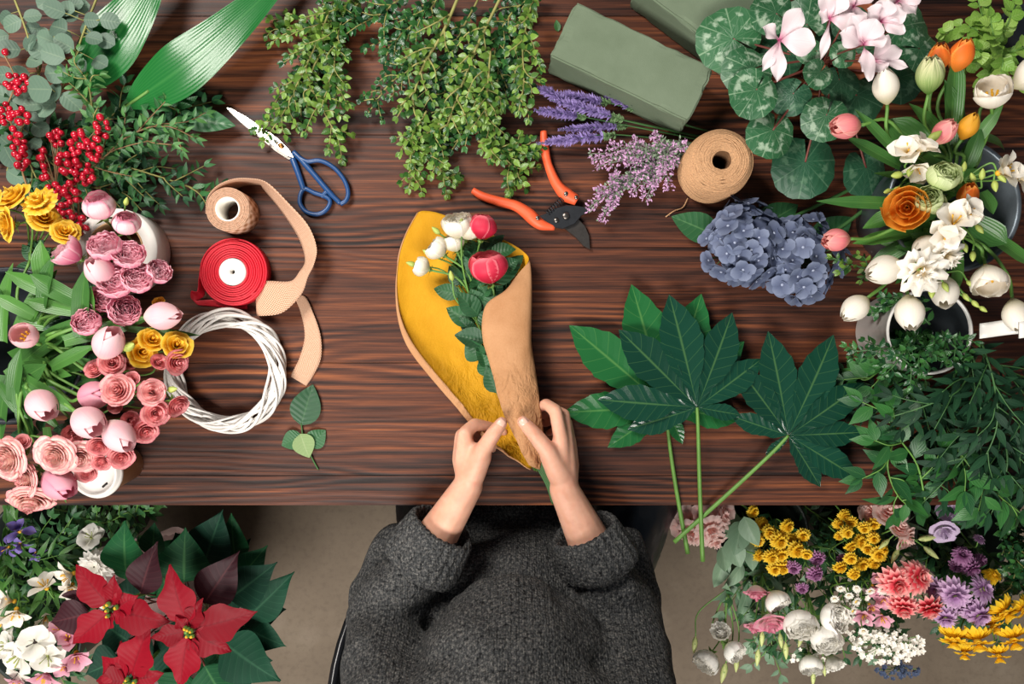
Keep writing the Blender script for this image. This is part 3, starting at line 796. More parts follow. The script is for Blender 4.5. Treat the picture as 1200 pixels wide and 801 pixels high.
# right of the picture
chain(b, H((661, 570, .064), (657, 545, .068), (657, 512, .074)), [.021, .0165, .0118])
chain(b, H((662, 570, .06), (663, 543, .062), (663, 510, .063)), [.0205, .0165, .0112])
chain(b, H((663, 570, .054), (667, 543, .051), (667, 514, .048)), [.0185, .015, .0106])
chain(b, H((664, 570, .048), (669, 545, .042), (669, 521, .036)), [.0155, .013, .0095])
chain(b, H((657, 512, .074), (651, 481, .07), (640, 473, .056), (631, 478, .046)), [.0112, .0102, .0088, .0075])
chain(b, H((663, 510, .062), (661, 486, .05), (648, 479, .034), (635, 486, .028)), [.0108, .0097, .0086, .0072])
chain(b, H((667, 514, .048), (664, 494, .032), (651, 490, .02), (638, 496, .016)), [.01, .0088, .008, .0068])
chain(b, H((669, 521, .035), (666, 505, .02), (655, 502, .012), (643, 507, .01)), [.009, .0078, .007, .006])
chain(b, H((656, 556, .07), (645, 533, .078)), [.019, .0165]); blob(b, P(653, 540, .068), (.02, .026, .017))
chain(b, H((654, 552, .074), (642, 528, .085), (625, 507, .089), (613, 494, .085)), [.017, .0136, .0116, .0094])
chain(b, H((656, 528, .07), (645, 528, .078)), [.014, .0125])
body = part('body', b, SKIN, person); remesh(body, .0026, 9, .5)
# thumb nails
NAIL = plain('nail', '#e9b9a6', .3, na=.03, bump=0)
def nail(px, py, h, ang, nm='thumbnail'):
    b = MB(); M = frame(P(px, py, h), dirv(ang, 0)) ; rows = []
    for j in range(8):
        v = j/7; w = .0062*(PROF['round'](.12+.76*v)**.6)
        rows.append([M @ Vector((-.006+.0125*v, (2*i/6-1)*w, -.0024*(2*i/6-1)**2-.0018*(v-.4)**2*4)) for i in range(7)])
    b.grid(rows); o = part(nm, b, NAIL, person); m = o.modifiers.new('thickness', 'SOLIDIFY'); m.thickness = .0008
nail(587, 496, .0945, 52); nail(614, 495, .0945, 133)
# ---- sweater
def knit_mat(name, ribbed=False):
    t = NT(name); c = t.coord(); sp = t.n('ShaderNodeSeparateXYZ'); t.set(sp.inputs[0], c)
    wob = t.noise(c, 14, 2)
    v = t.n('ShaderNodeTexVoronoi'); t.set(v.inputs['Vector'], t.mapv(c, (1.5, 1., 1.))); v.inputs['Scale'].default_value = 185; v.inputs['Randomness'].default_value = .55
    d = v.outputs['Distance']; fz = t.noise(c, 900, 3, .8); hz = t.noise(c, 260, 4, .7)
    wales = t.math('SINE', t.math('ADD', t.math('MULTIPLY', sp.outputs[0], 640.), t.math('MULTIPLY', wob, 9.)))
    k = t.math('ADD', t.math('MULTIPLY', d, -.8), t.math('ADD', t.math('MULTIPLY', wales, .12), t.math('MULTIPLY', fz, .5)))
    col = t.ramp(t.math('ADD', t.math('MULTIPLY', hz, .75), t.math('MULTIPLY', fz, .35)), [(.38, lin('#2c2e30')), (.55, lin('#4e4f50')), (.70, lin('#8d8a85'))])
    col = t.mix(t.step(d, .5, .9), col, lin('#191a1c'))
    m = t.done(col, .95, 0, .1, t.bump(k, 1., .005)); return m
KNIT = knit_mat('charcoal_knit')
b = MB()
blob(b, (0, -.505, .85), (.150, .165, .15)); blob(b, (0, -.52, .94), (.175, .115, .085))
capsule(b, (-.145, -.53, .962), (.145, -.53, .962), .066, .066)
blob(b, (0, -.48, .68), (.185, .175, .15)); blob(b, (0, -.43, .60), (.215, .17, .07), Matrix.Rotation(.12, 4, 'X')); blob(b, (-.07, -.36, .625), (.125, .105, .055))
blob(b, (0, -.63, .59), (.205, .15, .13)); blob(b, (0, -.585, .72), (.175, .14, .17)); blob(b, (0, -.56, .86), (.18, .125, .14)); blob(b, (.1, -.39, .62), (.12, .10, .055))
chain(b, [(0, -.53, .98), (0, -.525, 1.03)], [.09, .075])
CL, CR_ = EL.lerp(WL, .60), ER.lerp(WR, .60)
for sh, el, cf in (((-.16, -.53, .965), EL, CL), ((.16, -.53, .965), ER, CR_)):
    el = Vector(el); cf = Vector(cf); sx = -1 if el.x < 0 else 1
    chain(b, [sh, Vector(sh).lerp(el, .55), el+Vector((0, -.005, -.005))], [.069, .063, .06])
    chain(b, [el, el.lerp(cf, .5), cf], [.06, .052, .036])
    # cloth hanging below the forearm
    chain(b, [Vector(sh)+Vector((sx*.0, 0, -.13)), el+Vector((sx*.022, .02, -.07)), el.lerp(cf, .6)+Vector((sx*.045, .02, -.085))], [.06, .045, .034])
sw = part('sweater', b, KNIT, person); remesh(sw, .007, 7, .5)
tx = bpy.data.textures.new('folds', 'CLOUDS'); tx.noise_scale = .07; tx.noise_depth = 1
dm = sw.modifiers.new('folds', 'DISPLACE'); dm.texture = tx; dm.strength = .022; dm.mid_level = .5; dm.texture_coords = 'GLOBAL'
# rolled ribbed cuffs
def cuff(a, c, r0, r1):
    b = MB(); a, c = Vector(a), Vector(c); M = axisM(a, c-a); L = (c-a).length; n = 112; rows = []
    prof = [(r0*.86, -.004), (r0, 0), (r0*1.07, L*.25), (r0*1.07+(r1-r0)*.6, L*.6), (r1*1.05, L*.9), (r1*1.02, L), (r1*.93, L+.003), (r1*.86, L-.004), (r1*.82, L*.5), (r0*.8, 0)]
    for k, (r, z) in enumerate(prof):
        for i in range(n):
            an = 2*PI*i/n; rib = .0014*math.sin(an*26) if k < 8 else 0; wob = 1+.05*math.sin(an*2+1)+.025*math.sin(an*5)
            b.vert(M @ Vector(((r*wob+rib)*math.cos(an), (r*wob+rib)*math.sin(an), z)), (i/n, k/9))
    for k in range(len(prof)):
        k2 = (k+1) % len(prof)
        for i in range(n): b.face((k*n+i, k*n+(i+1) % n, k2*n+(i+1) % n, k2*n+i))
    part('cuff', b, KNIT, person)
cuff(EL.lerp(WL, .42), EL.lerp(WL, .70), .056, .049); cuff(ER.lerp(WR, .42), ER.lerp(WR, .70), .056, .049)
# ---- trousers, shoes, hair
LEATH = plain('black_leather', '#1b1d22', .38, ns=60, na=.2, bump=.3)
b = MB()
blob(b, (0, -.62, .545), (.18, .14, .112))
for sx in (-1, 1):
    chain(b, [(sx*.09, -.62, .535), KN[sx]], [.092, .07]); k = Vector(KN[sx]); a = Vector(AN[sx]); chain(b, [k, k.lerp(a, .35), a+Vector((0, 0, .03))], [.068, .062, .048])
tr = part('trousers', b, LEATH, person); remesh(tr, .008, 5)
tx2 = bpy.data.textures.new('creases', 'CLOUDS'); tx2.noise_scale = .035
dm = tr.modifiers.new('creases', 'DISPLACE'); dm.texture = tx2; dm.strength = .01; dm.texture_coords = 'GLOBAL'
for sx in (-1, 1):
    b = MB(); a = Vector(AN[sx])
    chain(b, [a+Vector((0, -.035, -.033)), a+Vector((0, .06, -.035)), a+Vector((sx*.01, .15, -.043))], [.04, .042, .03]); chain(b, [a+Vector((0, -.01, .03)), a+Vector((0, -.02, -.03))], [.044, .042])
    o = part('shoe', b, plain('shoe_black', '#202124', .5), person); remesh(o, .008, 4)
b = MB(); blob(b, hc+Vector((0, -.016, .022)), (.086, .098, .106), tilt_); blob(b, hc+Vector((0, -.085, -.02)), (.075, .05, .09)); blob(b, hc+Vector((0, -.13, .04)), (.045, .04, .045))
o = part('hair', b, plain('brown_hair', '#4a2d1e', .5, ns=250, na=.3, bump=.3), person); remesh(o, .008, 4)
# ---- chair
ch = thing('chair', 'black moulded chair under the person in the grey sweater', 'chair', (0, -.66, 0))
SHELL = plain('black_shell', '#17181b', .25, ns=60, na=.1, bump=.02)
b = MB(); rows = []
for j in range(17):
    v = j/16; row = []
    for i in range(41):
        u = i/40; a = PI*(.86+1.28*u)
        k = abs(2*u-1); top = .78-.2*k**2.2; z = .445+(top-.445)*v
        r = .24+.048*v**.7
        row.append(Vector((-.018+r*math.cos(a), -.595+r*math.sin(a)*1.08, z)))
    rows.append(row)
b.grid(rows); o = part('shell', b, SHELL, ch); m = o.modifiers.new('thickness', 'SOLIDIFY'); m.thickness = .012; m.offset = 0
b = MB(); b.lathe([(.001, .405), (.24, .408), (.262, .42), (.268, .438), (.26, .447), (.2, .444), (.001, .441)], 40, Matrix.Translation((-.018, -.615, 0)) @ Matrix.Diagonal((.97, .98, 1, 1))); part('seat', b, SHELL, ch)
for sx in (-1, 1):
    for sy in (-1, 1):
        b = MB(); b.tube([(sx*.15, -.62+sy*.14, .41), (sx*.235, -.62+sy*.23, .003)], [.016, .011], 10); part('leg', b, WOODY if False else plain('chair_leg', '#2a2522', .5), ch)
# ================================================================== the wrapped bouquet

def paper(name, c0, c1):
    t = NT(name); c = t.coord(); a = t.noise(c, 18, 3); f = t.noise(c, 400, 3); u, v, _ = t.uv()
    cr = t.math('ABSOLUTE', t.math('SUBTRACT', t.noise(t.mapv(c, (1, .55, 1)), 42, 2, .5, .8), .5)); cr2 = t.math('ABSOLUTE', t.math('SUBTRACT', t.noise(t.mapv(c, (1, .6, 1)), 105, 2, .5, 1.), .5))
    m = t.math('MULTIPLY_ADD', t.step(v, .40, .72), .92, .08)
    h = t.math('ADD', t.math('MULTIPLY', cr, 3.4), t.math('MULTIPLY', cr2, 1.3))
    h = t.math('ADD', t.math('MULTIPLY', h, m), t.math('MULTIPLY', f, .06))
    col = t.ramp(t.math('ADD', t.math('MULTIPLY', a, .7), t.math('MULTIPLY', f, .3)), [(.3, lin(c0)), (.7, lin(c1))])
    return t.done(col, .68, 0, .25, t.bump(h, .55, .006))
PAPY, KRA = paper('yellow_paper', '#c48b12', '#d29a1c'), paper('kraft_paper', '#ad7c53', '#c19168')
bq = thing('rose_bouquet', 'bouquet of white and crimson roses wrapped in yellow and kraft paper', 'bouquet', P(575, 400))
def row_(*p): return [Vector(P(*q)) for q in p]
# cross-sections from the open top to the tip; each runs left edge -> over the bed -> right crease -> folded flap edge
secs = [
 [(490, 249, .012), (497, 247, .010), (512, 249, .006), (532, 256, .004), (556, 265, .006), (582, 277, .012), (604, 288, .022), (616, 297, .034), (619, 302, .042), (619, 305, .047), (617, 309, .05)],
 [(477, 272, .012), (488, 268, .008), (508, 268, .003), (532, 272, .002), (558, 280, .003), (584, 291, .010), (606, 301, .024), (619, 308, .04), (621, 312, .048), (613, 318, .053), (606, 322, .055)],
 [(468, 300, .014), (482, 298, .007), (505, 298, .002), (532, 301, .002), (560, 308, .003), (586, 315, .010), (608, 320, .024), (621, 325, .042), (621, 330, .052), (606, 336, .058), (592, 340, .059)],
 [(465, 335, .016), (480, 333, .007), (505, 333, .002), (534, 335, .002), (562, 339, .003), (588, 343, .010), (609, 346, .025), (622, 349, .043), (619, 353, .056), (596, 355, .062), (571, 355, .06)],
 [(467, 372, .018), (483, 368, .007), (508, 366, .002), (536, 366, .002), (564, 369, .003), (589, 371, .010), (610, 373, .025), (622, 375, .043), (617, 378, .058), (593, 378, .064), (565, 375, .058)],
 [(477, 404, .022), (494, 399, .010), (518, 395, .003), (544, 394, .002), (569, 395, .004), (591, 397, .012), (611, 399, .027), (622, 401, .044), (617, 403, .059), (593, 403, .065), (566, 399, .058)],
 [(498, 434, .028), (513, 428, .014), (534, 423, .006), (556, 421, .004), (577, 421, .006), (597, 422, .015), (614, 424, .030), (626, 427, .046), (620, 428, .060), (599, 427, .067), (573, 423, .060)],
 [(522, 462, .036), (535, 455, .022), (553, 449, .012), (571, 446, .009), (588, 446, .012), (604, 447, .020), (618, 450, .034), (630, 453, .050), (624, 453, .062), (604, 450, .070), (579, 445, .063)],
 [(545, 489, .044), (556, 482, .032), (570, 475, .022), (585, 472, .018), (599, 472, .020), (612, 473, .027), (623, 476, .039), (633, 480, .054), (626, 479, .065), (607, 475, .073), (585, 469, .068)],
 [(561, 508, .050), (571, 502, .040), (583, 496, .032), (596, 493, .028), (608, 493, .030), (619, 495, .036), (628, 498, .046), (636, 502, .058), (629, 501, .067), (612, 496, .074), (592, 489, .071)],
 [(578, 521, .052), (586, 516, .044), (596, 511, .038), (606, 509, .036), (616, 510, .038), (624, 512, .044), (631, 515, .051), (637, 519, .060), (630, 518, .067), (617, 513, .073), (601, 507, .072)],
 [(600, 536, .053), (605, 532, .047), (611, 528, .043), (618, 526, .042), (624, 527, .044), (629, 529, .048), (633, 532, .054), (636, 535, .061), (630, 534, .066), (620, 530, .071), (609, 525, .071)],
 [(621, 550, .054), (623, 548, .050), (625, 546, .048), (627, 545, .048), (629, 545, .049), (631, 546, .052), (632, 548, .056), (632, 550, .060), (629, 549, .064), (625, 547, .067), (620, 544, .068)],
]
hem = [.1, .1, .1, .2, 3, 7, 8, 8, 7, 5, 3, 1, .5]
secs = [[(s_[0][0]+h_*.86, s_[0][1]-h_*.5, s_[0][2]+.0003*h_)] + s_ for s_, h_ in zip(secs, hem)]
R_W = [row_(*s_) for s_ in secs]; k_ = 5
cols_ = [smooth([r_[i] for r_ in R_W], k_) for i in range(12)]
rows = [smooth([cols_[i][j] for i in range(12)], 4) for j in range(len(cols_[0]))]
nr = len(rows)
for j, r_ in enumerate(rows):
    f = j/(nr-1); cr = clamp((f-.35)/.5)
    for i, p in enumerate(r_):
        g = i/(len(r_)-1)
        n1 = noise.noise(p*38)+.8*noise.noise(p*95+Vector((3, 1, 0)))
        am = (.001+.0042*cr) if j < nr-2 else .001
        p.z += n1*am+.0012*2.2*noise.noise(p*16)
        if cr > .3: p.x += .0016*cr*noise.noise(p*70+Vector((0, 5, 2))); p.y += .0016*cr*noise.noise(p*70+Vector((9, 5, 2)))
        p.z = max(p.z, TZ+.0012)
b = MB(); b.grid(rows)
me = b.mesh('paper_wrap', [KRA, PAPY]); wrap = obj('paper_wrap', me, bq, None, 'wrapping paper, yellow inside and brown kraft outside')
m = wrap.modifiers.new('thickness', 'SOLIDIFY'); m.thickness = .0007; m.offset = 1; m.material_offset = 1; m.material_offset_rim = 1
# ================================================================== flower materials and heads
Ptul = petalmat('pink_tulip_petal', '#f1e3d6', '#f3bfc9', '#f7d3d6', rim='#f7c9cf')
PtulD = petalmat('rose_tulip_petal', '#e2b9bd', '#e596ab', '#eeb0bd', rim='#e58fa6')
Wtul = petalmat('white_tulip_petal', '#d9cf9f', '#f3ebdc', '#f8f2e8', streak=.12)
Ctul = petalmat('coral_tulip_petal', '#f0c59c', '#ee8087', '#f4a0a0', rim='#f6b3a8')
Otul = petalmat('orange_tulip_petal', '#cf7d2a', '#f08430', '#ee6a24', rim='#f7a84c')
Ytul = petalmat('amber_tulip_petal', '#b97a1c', '#e3a02a', '#e2ab3c')
Gtul = petalmat('green_parrot_petal', '#5d8a38', '#a9bd76', '#e6dfb4', streak=.6)
Odbl = petalmat('orange_double_petal', '#e08c2a', '#f3a53c', '#f8c552', streak=.35, rim='#f5c659')
Pros = petalmat('salmon_rose_petal', '#e0858c', '#f4b3b0', '#f9cdc6', rim='#f0a0a4')
Pcor = petalmat('coral_rose_petal', '#d96c78', '#ee979a', '#f6b8b2', rim='#e2808a')
Pcrm = petalmat('blush_rose_petal', '#e8a49c', '#f2cbbf', '#f7ded2', rim='#ea9da0')
Ppeo = petalmat('peony_rose_petal', '#d04f80', '#ec86a8', '#f9c2d0', rim='#fbd3dc', transl=.35)
Ppal = petalmat('pale_peony_petal', '#e79db0', '#f6cdd4', '#fae0e2', rim='#e890a8')
Pcri = petalmat('crimson_rose_petal', '#b0132f', '#dc2b4b', '#e4485f', rim='#ef7b86')
Pwhi = petalmat('cream_rose_petal', '#d3d1a0', '#f2ead6', '#f6f0e2', rim='#fbf6ec')
Pyel = petalmat('yellow_petal', '#c98c12', '#eab222', '#f2c336', rim='#f6d057')
Pfre = petalmat('freesia_petal', '#d9b95a', '#f6efe2', '#faf5ec', streak=.1)
GBUD = plain('green_bud', '#a7b65a', .5)
head('tulip', [m_tulip('tulip_bloom', [Ptul, YEL], .0), m_tulip('tulip_bloom', [Ptul, YEL], .12), m_tulip('tulip_bloom', [Ptul, YEL], .2)], 1., .5)
head('tulip_dark', [m_tulip('tulip_bloom', [PtulD, YEL], .1)], 1., .5)
head('tulip_open', [m_tulip('tulip_bloom', [Ptul, YEL], .45, .0, True)], 1.15, .4)
head('rose', [m_rose('rose_bloom', [Pros, CALYX], .7, 8), m_rose('rose_bloom', [Pros, CALYX], .6, 7)], .95, .3)
head('rose_coral', [m_rose('rose_bloom', [Pcor, CALYX], .5, 6), m_rose('rose_bloom', [Pcor, CALYX], .7, 6)], .92, .3)
head('rose_blush', [m_rose('rose_bloom', [Pcrm, CALYX], .9, 10), m_rose('rose_bloom', [Pcrm, CALYX], 1., 9)], 1.0, .3)
head('peony', [m_rose('rosebud_bloom', [Ppeo, CALYX], .9, 12, True, .03), m_rose('rosebud_bloom', [Ppeo, CALYX], 1.1, 12, True, .035)], .95, .36)
head('peony_pale', [m_rose('rosebud_bloom', [Ppal, CALYX], .25, 7, True, .01), m_rose('rosebud_bloom', [Ppal, CALYX], .4, 7, True, .012)], .95, .36)
head('crimson', [m_rose('rose_bloom', [Pcri, CALYX], .15, 7, True), m_rose('rose_bloom', [Pcri, CALYX], .45, 8, True, .012)], .92, .34)
head('cream', [m_rose('rose_bloom', [Pwhi, CALYX], .45, 8, True, .02), m_rose('rose_bloom', [Pwhi, CALYX], .7, 8, True, .025)], .92, .34)
head('yellow', [m_ruffle('yellow_bloom', [Pyel, CALYX], 3, 5, .055, .5, .6), m_rose('yellow_bloom', [Pyel, CALYX], 1., 5, False, .03)], .95, .2)
head('amber', [m_star('freesia_bloom', [Pyel, YEL], 6, .55, .42, 'obov', 45, .7, .012), m_rose('freesia_bloom', [Pyel, CALYX], .8, 4, False, .02)], .85, .2)
head('bud', [m_bud('bud', [GBUD, CALYX], .26)], 1., .5)

TLEAF = leafmat('tulip_leaf', '#4f8238', '#33602c', '#7aa658', .36, 9, 0, .25, .2, .25, strip=True)
RLEAF = leafmat('rose_leaf', '#2f6138', '#244a30', '#567f52', .5, 8, 1.2, .3, .15, .5)
RLEAFU = leafmat('rose_leaf_underside', '#7d9560', '#859c68', '#a3b184', .7, 8, 1.2, .5, .15, .5)
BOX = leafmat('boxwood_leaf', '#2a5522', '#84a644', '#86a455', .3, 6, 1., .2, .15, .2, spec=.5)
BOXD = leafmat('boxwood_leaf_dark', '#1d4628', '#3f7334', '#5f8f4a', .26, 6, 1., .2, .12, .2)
EUC = leafmat('eucalyptus_leaf', '#607a67', '#3f5749', '#8b9d80', .55, 6, 1.4, .35, .15, .2)
ASP = leafmat('aspidistra_leaf', '#1f6a2f', '#1c5f2b', '#58a052', .24, 16, 0, .22, .2, .22, strip=True, vw=.5)
DGR = leafmat('dark_shrub_leaf', '#265637', '#3f7740', '#65915a', .38, 7, 1.3, .3, .15, .3)
MYR = leafmat('myrtle_leaf', '#2f6236', '#5b8f4a', '#7da35e', .4, 7, 1.3, .3, .18, .3)

# ================================================================== bouquet inside the paper
def bl(kind, px, py, h, an, el, sz, nm='bloom'): return (kind, px, py, h, an, el, sz, nm)
def inb(px, py, h): return P(px, py, h)
ends = [(634, 553, .057), (630, 552, .058), (627, 551, .056), (640, 556, .058)]
def in_bouquet(kind, px, py, h, an, el, sz, label, k):
    t_ = (575-px)*.0
    return flower('rose', label, 'rose', None, [bl(kind, px, py, h, an, el, sz)], ends[k % 4], via=[(604+k % 3, 500, .052), (586+2*(k % 3), 440, .036), (566+2*(k % 4), 385, .03)], r=.002)
in_bouquet('crimson', 565, 268, .055, 80, 15, 34, 'crimson rose at the upper rim of the yellow wrap', 0)
in_bouquet('crimson', 573, 317, .06, 100, 22, 42, 'crimson rose lower down, next to the brown flap', 1)
in_bouquet('cream', 537, 268, .055, 100, 30, 31, 'largest cream rose, beside the upper crimson one', 2)
in_bouquet('cream', 514, 293, .05, 140, 15, 25, 'cream rose in the middle of the white row', 0)
in_bouquet('cream', 496, 313, .045, 160, 10, 22, 'outermost cream rose near the left edge of the yellow wrap', 2)
in_bouquet('cream', 548, 272, .05, 70, 25, 25, 'cream rose squeezed between the largest cream and the upper crimson one', 1)
in_bouquet('cream', 533, 286, .042, 110, 20, 24, 'half hidden cream rose tucked under the largest one', 1)
b = MB(); leaves_ = [((560, 395, .04), (538, 372, .04), 15), ((556, 380, .035), (523, 360, .03), 19), ((562, 370, .045), (536, 342, .05), 20), ((565, 350, .04), (600, 330, .045), 18), ((580, 335, .05), (612, 296, .045), 20),
 ((575, 300, .045), (604, 290, .05), 17), ((545, 330, .03), (525, 312, .03), 18), ((555, 320, .03), (562, 292, .035), 18), ((540, 345, .025), (508, 338, .02), 16), ((566, 420, .045), (546, 398, .05), 22), ((568, 400, .05), (533, 392, .05), 20),
 ((572, 430, .05), (560, 405, .055), 16), ((585, 300, .035), (577, 282, .04), 20), ((590, 318, .05), (606, 303, .055), 16), ((582, 460, .052), (570, 430, .06), 17), ((548, 310, .02), (528, 326, .02), 20), ((560, 345, .03), (560, 318, .04), 20), ((575, 350, .04), (585, 325, .045), 20), ((558, 372, .03), (570, 345, .045), 22), ((552, 335, .02), (540, 312, .028), 18), ((568, 385, .045), (575, 358, .055), 18), ((562, 300, .03), (590, 275, .035), 16), ((575, 440, .05), (566, 415, .055), 20), ((555, 300, .025), (548, 285, .03), 17)]
lt = [thing('rose_foliage', 'dark rose foliage bunched inside the yellow wrap', 'foliage', P(565, 380, .03))]
for i, (a, c, w) in enumerate(leaves_):
    leaf_px(b, a, c, w*1.25, 'ovate', U(.1, .6), U(.2, 1.), (U(-.6, .6), U(-.6, .6), 1), 6, 8, .0012)
for k in range(16):
    f = U(0, 1); x, y = 590-32*f+U(-12, 14), 440-140*f+U(-8, 8); an = 100+U(-55, 60)
    leaf_px(b, (x, y, .03+U(-.01, .012)), (x+26*math.cos(math.radians(an)), y-26*math.sin(math.radians(an)), .034+U(-.008, .014)), U(17, 25), 'ovate', U(.1, .7), U(.2, 1.2), (U(-.7, .7), U(-.7, .7), 1), 6, 8, .0015)
part('leaves', b, RLEAF, lt[0]); b = MB()
for i, (a, c, w) in enumerate(leaves_):
    b.tube(smooth([P(606, 505, .054), P(588, 450, .038), P(a[0]+4, a[1]+6, a[2]-.006), P(*a)]), .0011, 5)
part('stems', b, STEMD, lt[0])
for (px, py, h, an, lb) in ((482, 309, .042, 165, 'green rosebud touching the left edge of the yellow wrap'), (501, 296, .05, 150, 'green rosebud beside the middle cream rose'), (511, 270, .055, 140, 'green rosebud at the upper left of the largest cream rose'), (541, 262, .066, 90, 'green rosebud lying over the largest cream rose'), (529, 323, .05, 100, 'green rosebud among the stems below the cream roses')):
    flower('rosebud', lb, 'rosebud', None, [bl('bud', px, py, h, an, 20, 13)], (630, 552, .057), via=[(605, 500, .053), (584, 440, .04), (560, 380, .042)], r=.0015)
b = MB()
for k in range(5): b.tube(smooth([P(622+2*k, 535, .058), P(640+2*k, 566, .058), P(648+3*k, 590+3*k, .052)]), .0022, 6)
t = thing('stem_bundle', 'cut dark stem ends sticking out below the yellow paper tip', 'stems', P(630, 545, .058)); part('stems', b, STEMD, t)

# ================================================================== small rose sprig on the bare wood
t = thing('leaf_sprig', 'small sprig of four rose leaves lying below the wicker wreath', 'leaf sprig', P(358, 520))
b = MB(); b.tube(smooth([P(373, 550, .002), P(366, 537, .003), P(356, 515, .003), P(353, 495, .004)]), .0012, 6); part('stem', b, STEMD, t)
for a, c, w, m_, lb in (((353, 498, .004), (366, 451, .006), 36, RLEAF, None), ((354, 510, .004), (330, 522, .005), 24, RLEAF, None), ((362, 522, .003), (381, 504, .004), 24, RLEAF, None), ((352, 508, .005), (362, 536, .007), 27, RLEAFU, 'pale underside of a folded leaf')):
    b = MB(); leaf_px(b, a, c, w, 'ovate', .12, .25, nu=8, nv=10, wave=.0006); part('leaf', b, m_, t, lb)
t = thing('fallen_leaf', 'single small green leaf lying left of the foam brick', 'leaf', P(653, 31))
b = MB(); leaf_px(b, (654, 37, .002), (652, 23, .003), 8, 'ovate', .15, .3); part('blade', b, MYR, t)

# ================================================================== boxwood pile
G = 'cut box branches in the pile'
def box(label, pts, mat=BOX, **kw):
    a = dict(L=.0165, W=.0102, sp=.0085, side=6, sl=.058, mode='opp', sang=(22, 50), nu=2, nv=4); a.update(kw); a['side'] += 3
    return bush_branch('box_branch', label, 'branch', G, pts, mat, WOODG, **a)
box('box branch pointing down to the scissors blade', [(395, -10, .03), (372, 48, .035), (350, 95, .03), (333, 130, .025), (309, 166, .015)], side=8)
box('box branch ending just above the blue scissors handles', [(420, -10, .02), (365, 85, .03), (376, 122, .035), (390, 150, .03), (397, 157, .025)], side=6)
box('box branch with an upright stem between the two leftmost branches', [(415, -15, .03), (396, 40, .04), (392, 80, .04), (394, 118, .035)], side=7)
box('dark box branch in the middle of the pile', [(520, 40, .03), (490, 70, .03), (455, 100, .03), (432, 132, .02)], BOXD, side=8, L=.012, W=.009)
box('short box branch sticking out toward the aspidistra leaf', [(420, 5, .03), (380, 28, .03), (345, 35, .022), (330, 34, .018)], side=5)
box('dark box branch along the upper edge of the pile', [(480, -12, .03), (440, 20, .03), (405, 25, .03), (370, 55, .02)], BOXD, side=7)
box('box branch with a thick bare stem through the pile centre', [(540, -10, .05), (518, 40, .055), (497, 75, .05), (485, 110, .04), (478, 130, .03)], r=.0026, base_bare=.35, side=6)
box('long box branch with a straight stem, right of the thick one', [(590, -10, .05), (560, 52, .05), (545, 90, .045), (530, 130, .035), (520, 160, .03)], r=.0024, base_bare=.2, side=8)
box('box branch along the edge nearest the foam brick', [(626, -8, .05), (613, 50, .05), (614, 95, .045), (608, 130, .035)], side=7, sl=.045)
box('lowest box branch of the pile, with yellow-green tips', [(500, 130, .03), (484, 160, .03), (487, 190, .026), (479, 220, .012)], side=5, sl=.04)
box('box branch reaching down above the wrapped roses', [(520, 130, .03), (505, 175, .03), (515, 198, .025), (530, 214, .014)], side=5, sl=.04)
box('box branch hanging down beside the orange pruner handle', [(590, 110, .03), (570, 140, .035), (582, 172, .03), (605, 200, .02), (607, 210, .014)], side=7, sl=.05)
box('box branch with pale round leaves in the lower right of the pile', [(575, 60, .06), (572, 95, .06), (570, 120, .055), (569, 145, .05)], side=5)
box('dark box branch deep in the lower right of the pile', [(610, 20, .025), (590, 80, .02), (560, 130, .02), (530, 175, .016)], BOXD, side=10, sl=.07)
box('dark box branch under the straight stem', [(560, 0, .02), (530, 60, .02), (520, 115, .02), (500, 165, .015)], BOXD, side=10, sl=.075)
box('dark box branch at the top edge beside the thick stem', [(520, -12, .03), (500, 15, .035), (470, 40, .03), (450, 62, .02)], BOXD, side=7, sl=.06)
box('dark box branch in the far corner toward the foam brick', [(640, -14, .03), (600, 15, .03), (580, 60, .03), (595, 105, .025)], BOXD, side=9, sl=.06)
box('box branch lying flat above the lavender tips', [(560, 165, .03), (590, 176, .03), (612, 172, .026), (628, 178, .02)], side=5, sl=.035)
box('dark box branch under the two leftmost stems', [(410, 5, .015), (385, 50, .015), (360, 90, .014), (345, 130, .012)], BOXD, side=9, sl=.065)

# ================================================================== upper left corner
def blade(name, label, cat, base, mid, tip, w, mat, curl=.35, fold=.12, nv=22):
    t = thing(name, label, cat, P(*base)); b = MB()
    c = smooth([P(*base), P(*mid), P(*tip)], nv//2); n = len(c); rows = []; nu = 12
    for j, p in enumerate(c):
        v = j/(n-1); tn = (c[min(n-1, j+1)]-c[max(0, j-1)]).normalized(); sd = Vector((0, 0, 1)).cross(tn).normalized()
        nz = tn.cross(sd); ww = PX(w, p.z-TZ)*.5*PROF['lance'](clamp(.03+.95*v))
        rows.append([p-sd*(u_*ww)+nz*(fold*abs(u_)*ww+.0012*math.sin(v*17+u_*5)*abs(u_)-.10*ww*u_*u_) for u_ in [2*i/nu-1 for i in range(nu+1)]])
    b.grid(rows); part('blade', b, mat, t)
    b = MB(); q = c[0]; dd = (c[1]-c[0]).normalized(); b.tube(smooth([q-dd*.03+Vector((0, 0, -.004)), q, c[3]]), .0022, 6); part('petiole', b, STEM, t); return t
blade('aspidistra_leaf', 'broad glossy aspidistra leaf reaching from the berries to the top edge', 'leaf', (152, 122, .04), (240, 58, .062), (372, -62, .03), 64, ASP)
blade('aspidistra_leaf', 'upright aspidistra leaf between the eucalyptus and the broad leaf', 'leaf', (88, 105, .045), (145, 30, .06), (205, -62, .045), 70, ASP)
t = thing('glossy_leaf', 'pointed dark glossy leaf lying toward the scissors tip', 'leaf', P(215, 140, .02))
b = MB(); leaf_px(b, (214, 138, .022), (274, 146, .024), 30, 'ovate', .25, .3, nu=8, nv=12); part('blade', b, DGR, t)
G = 'eucalyptus branches'
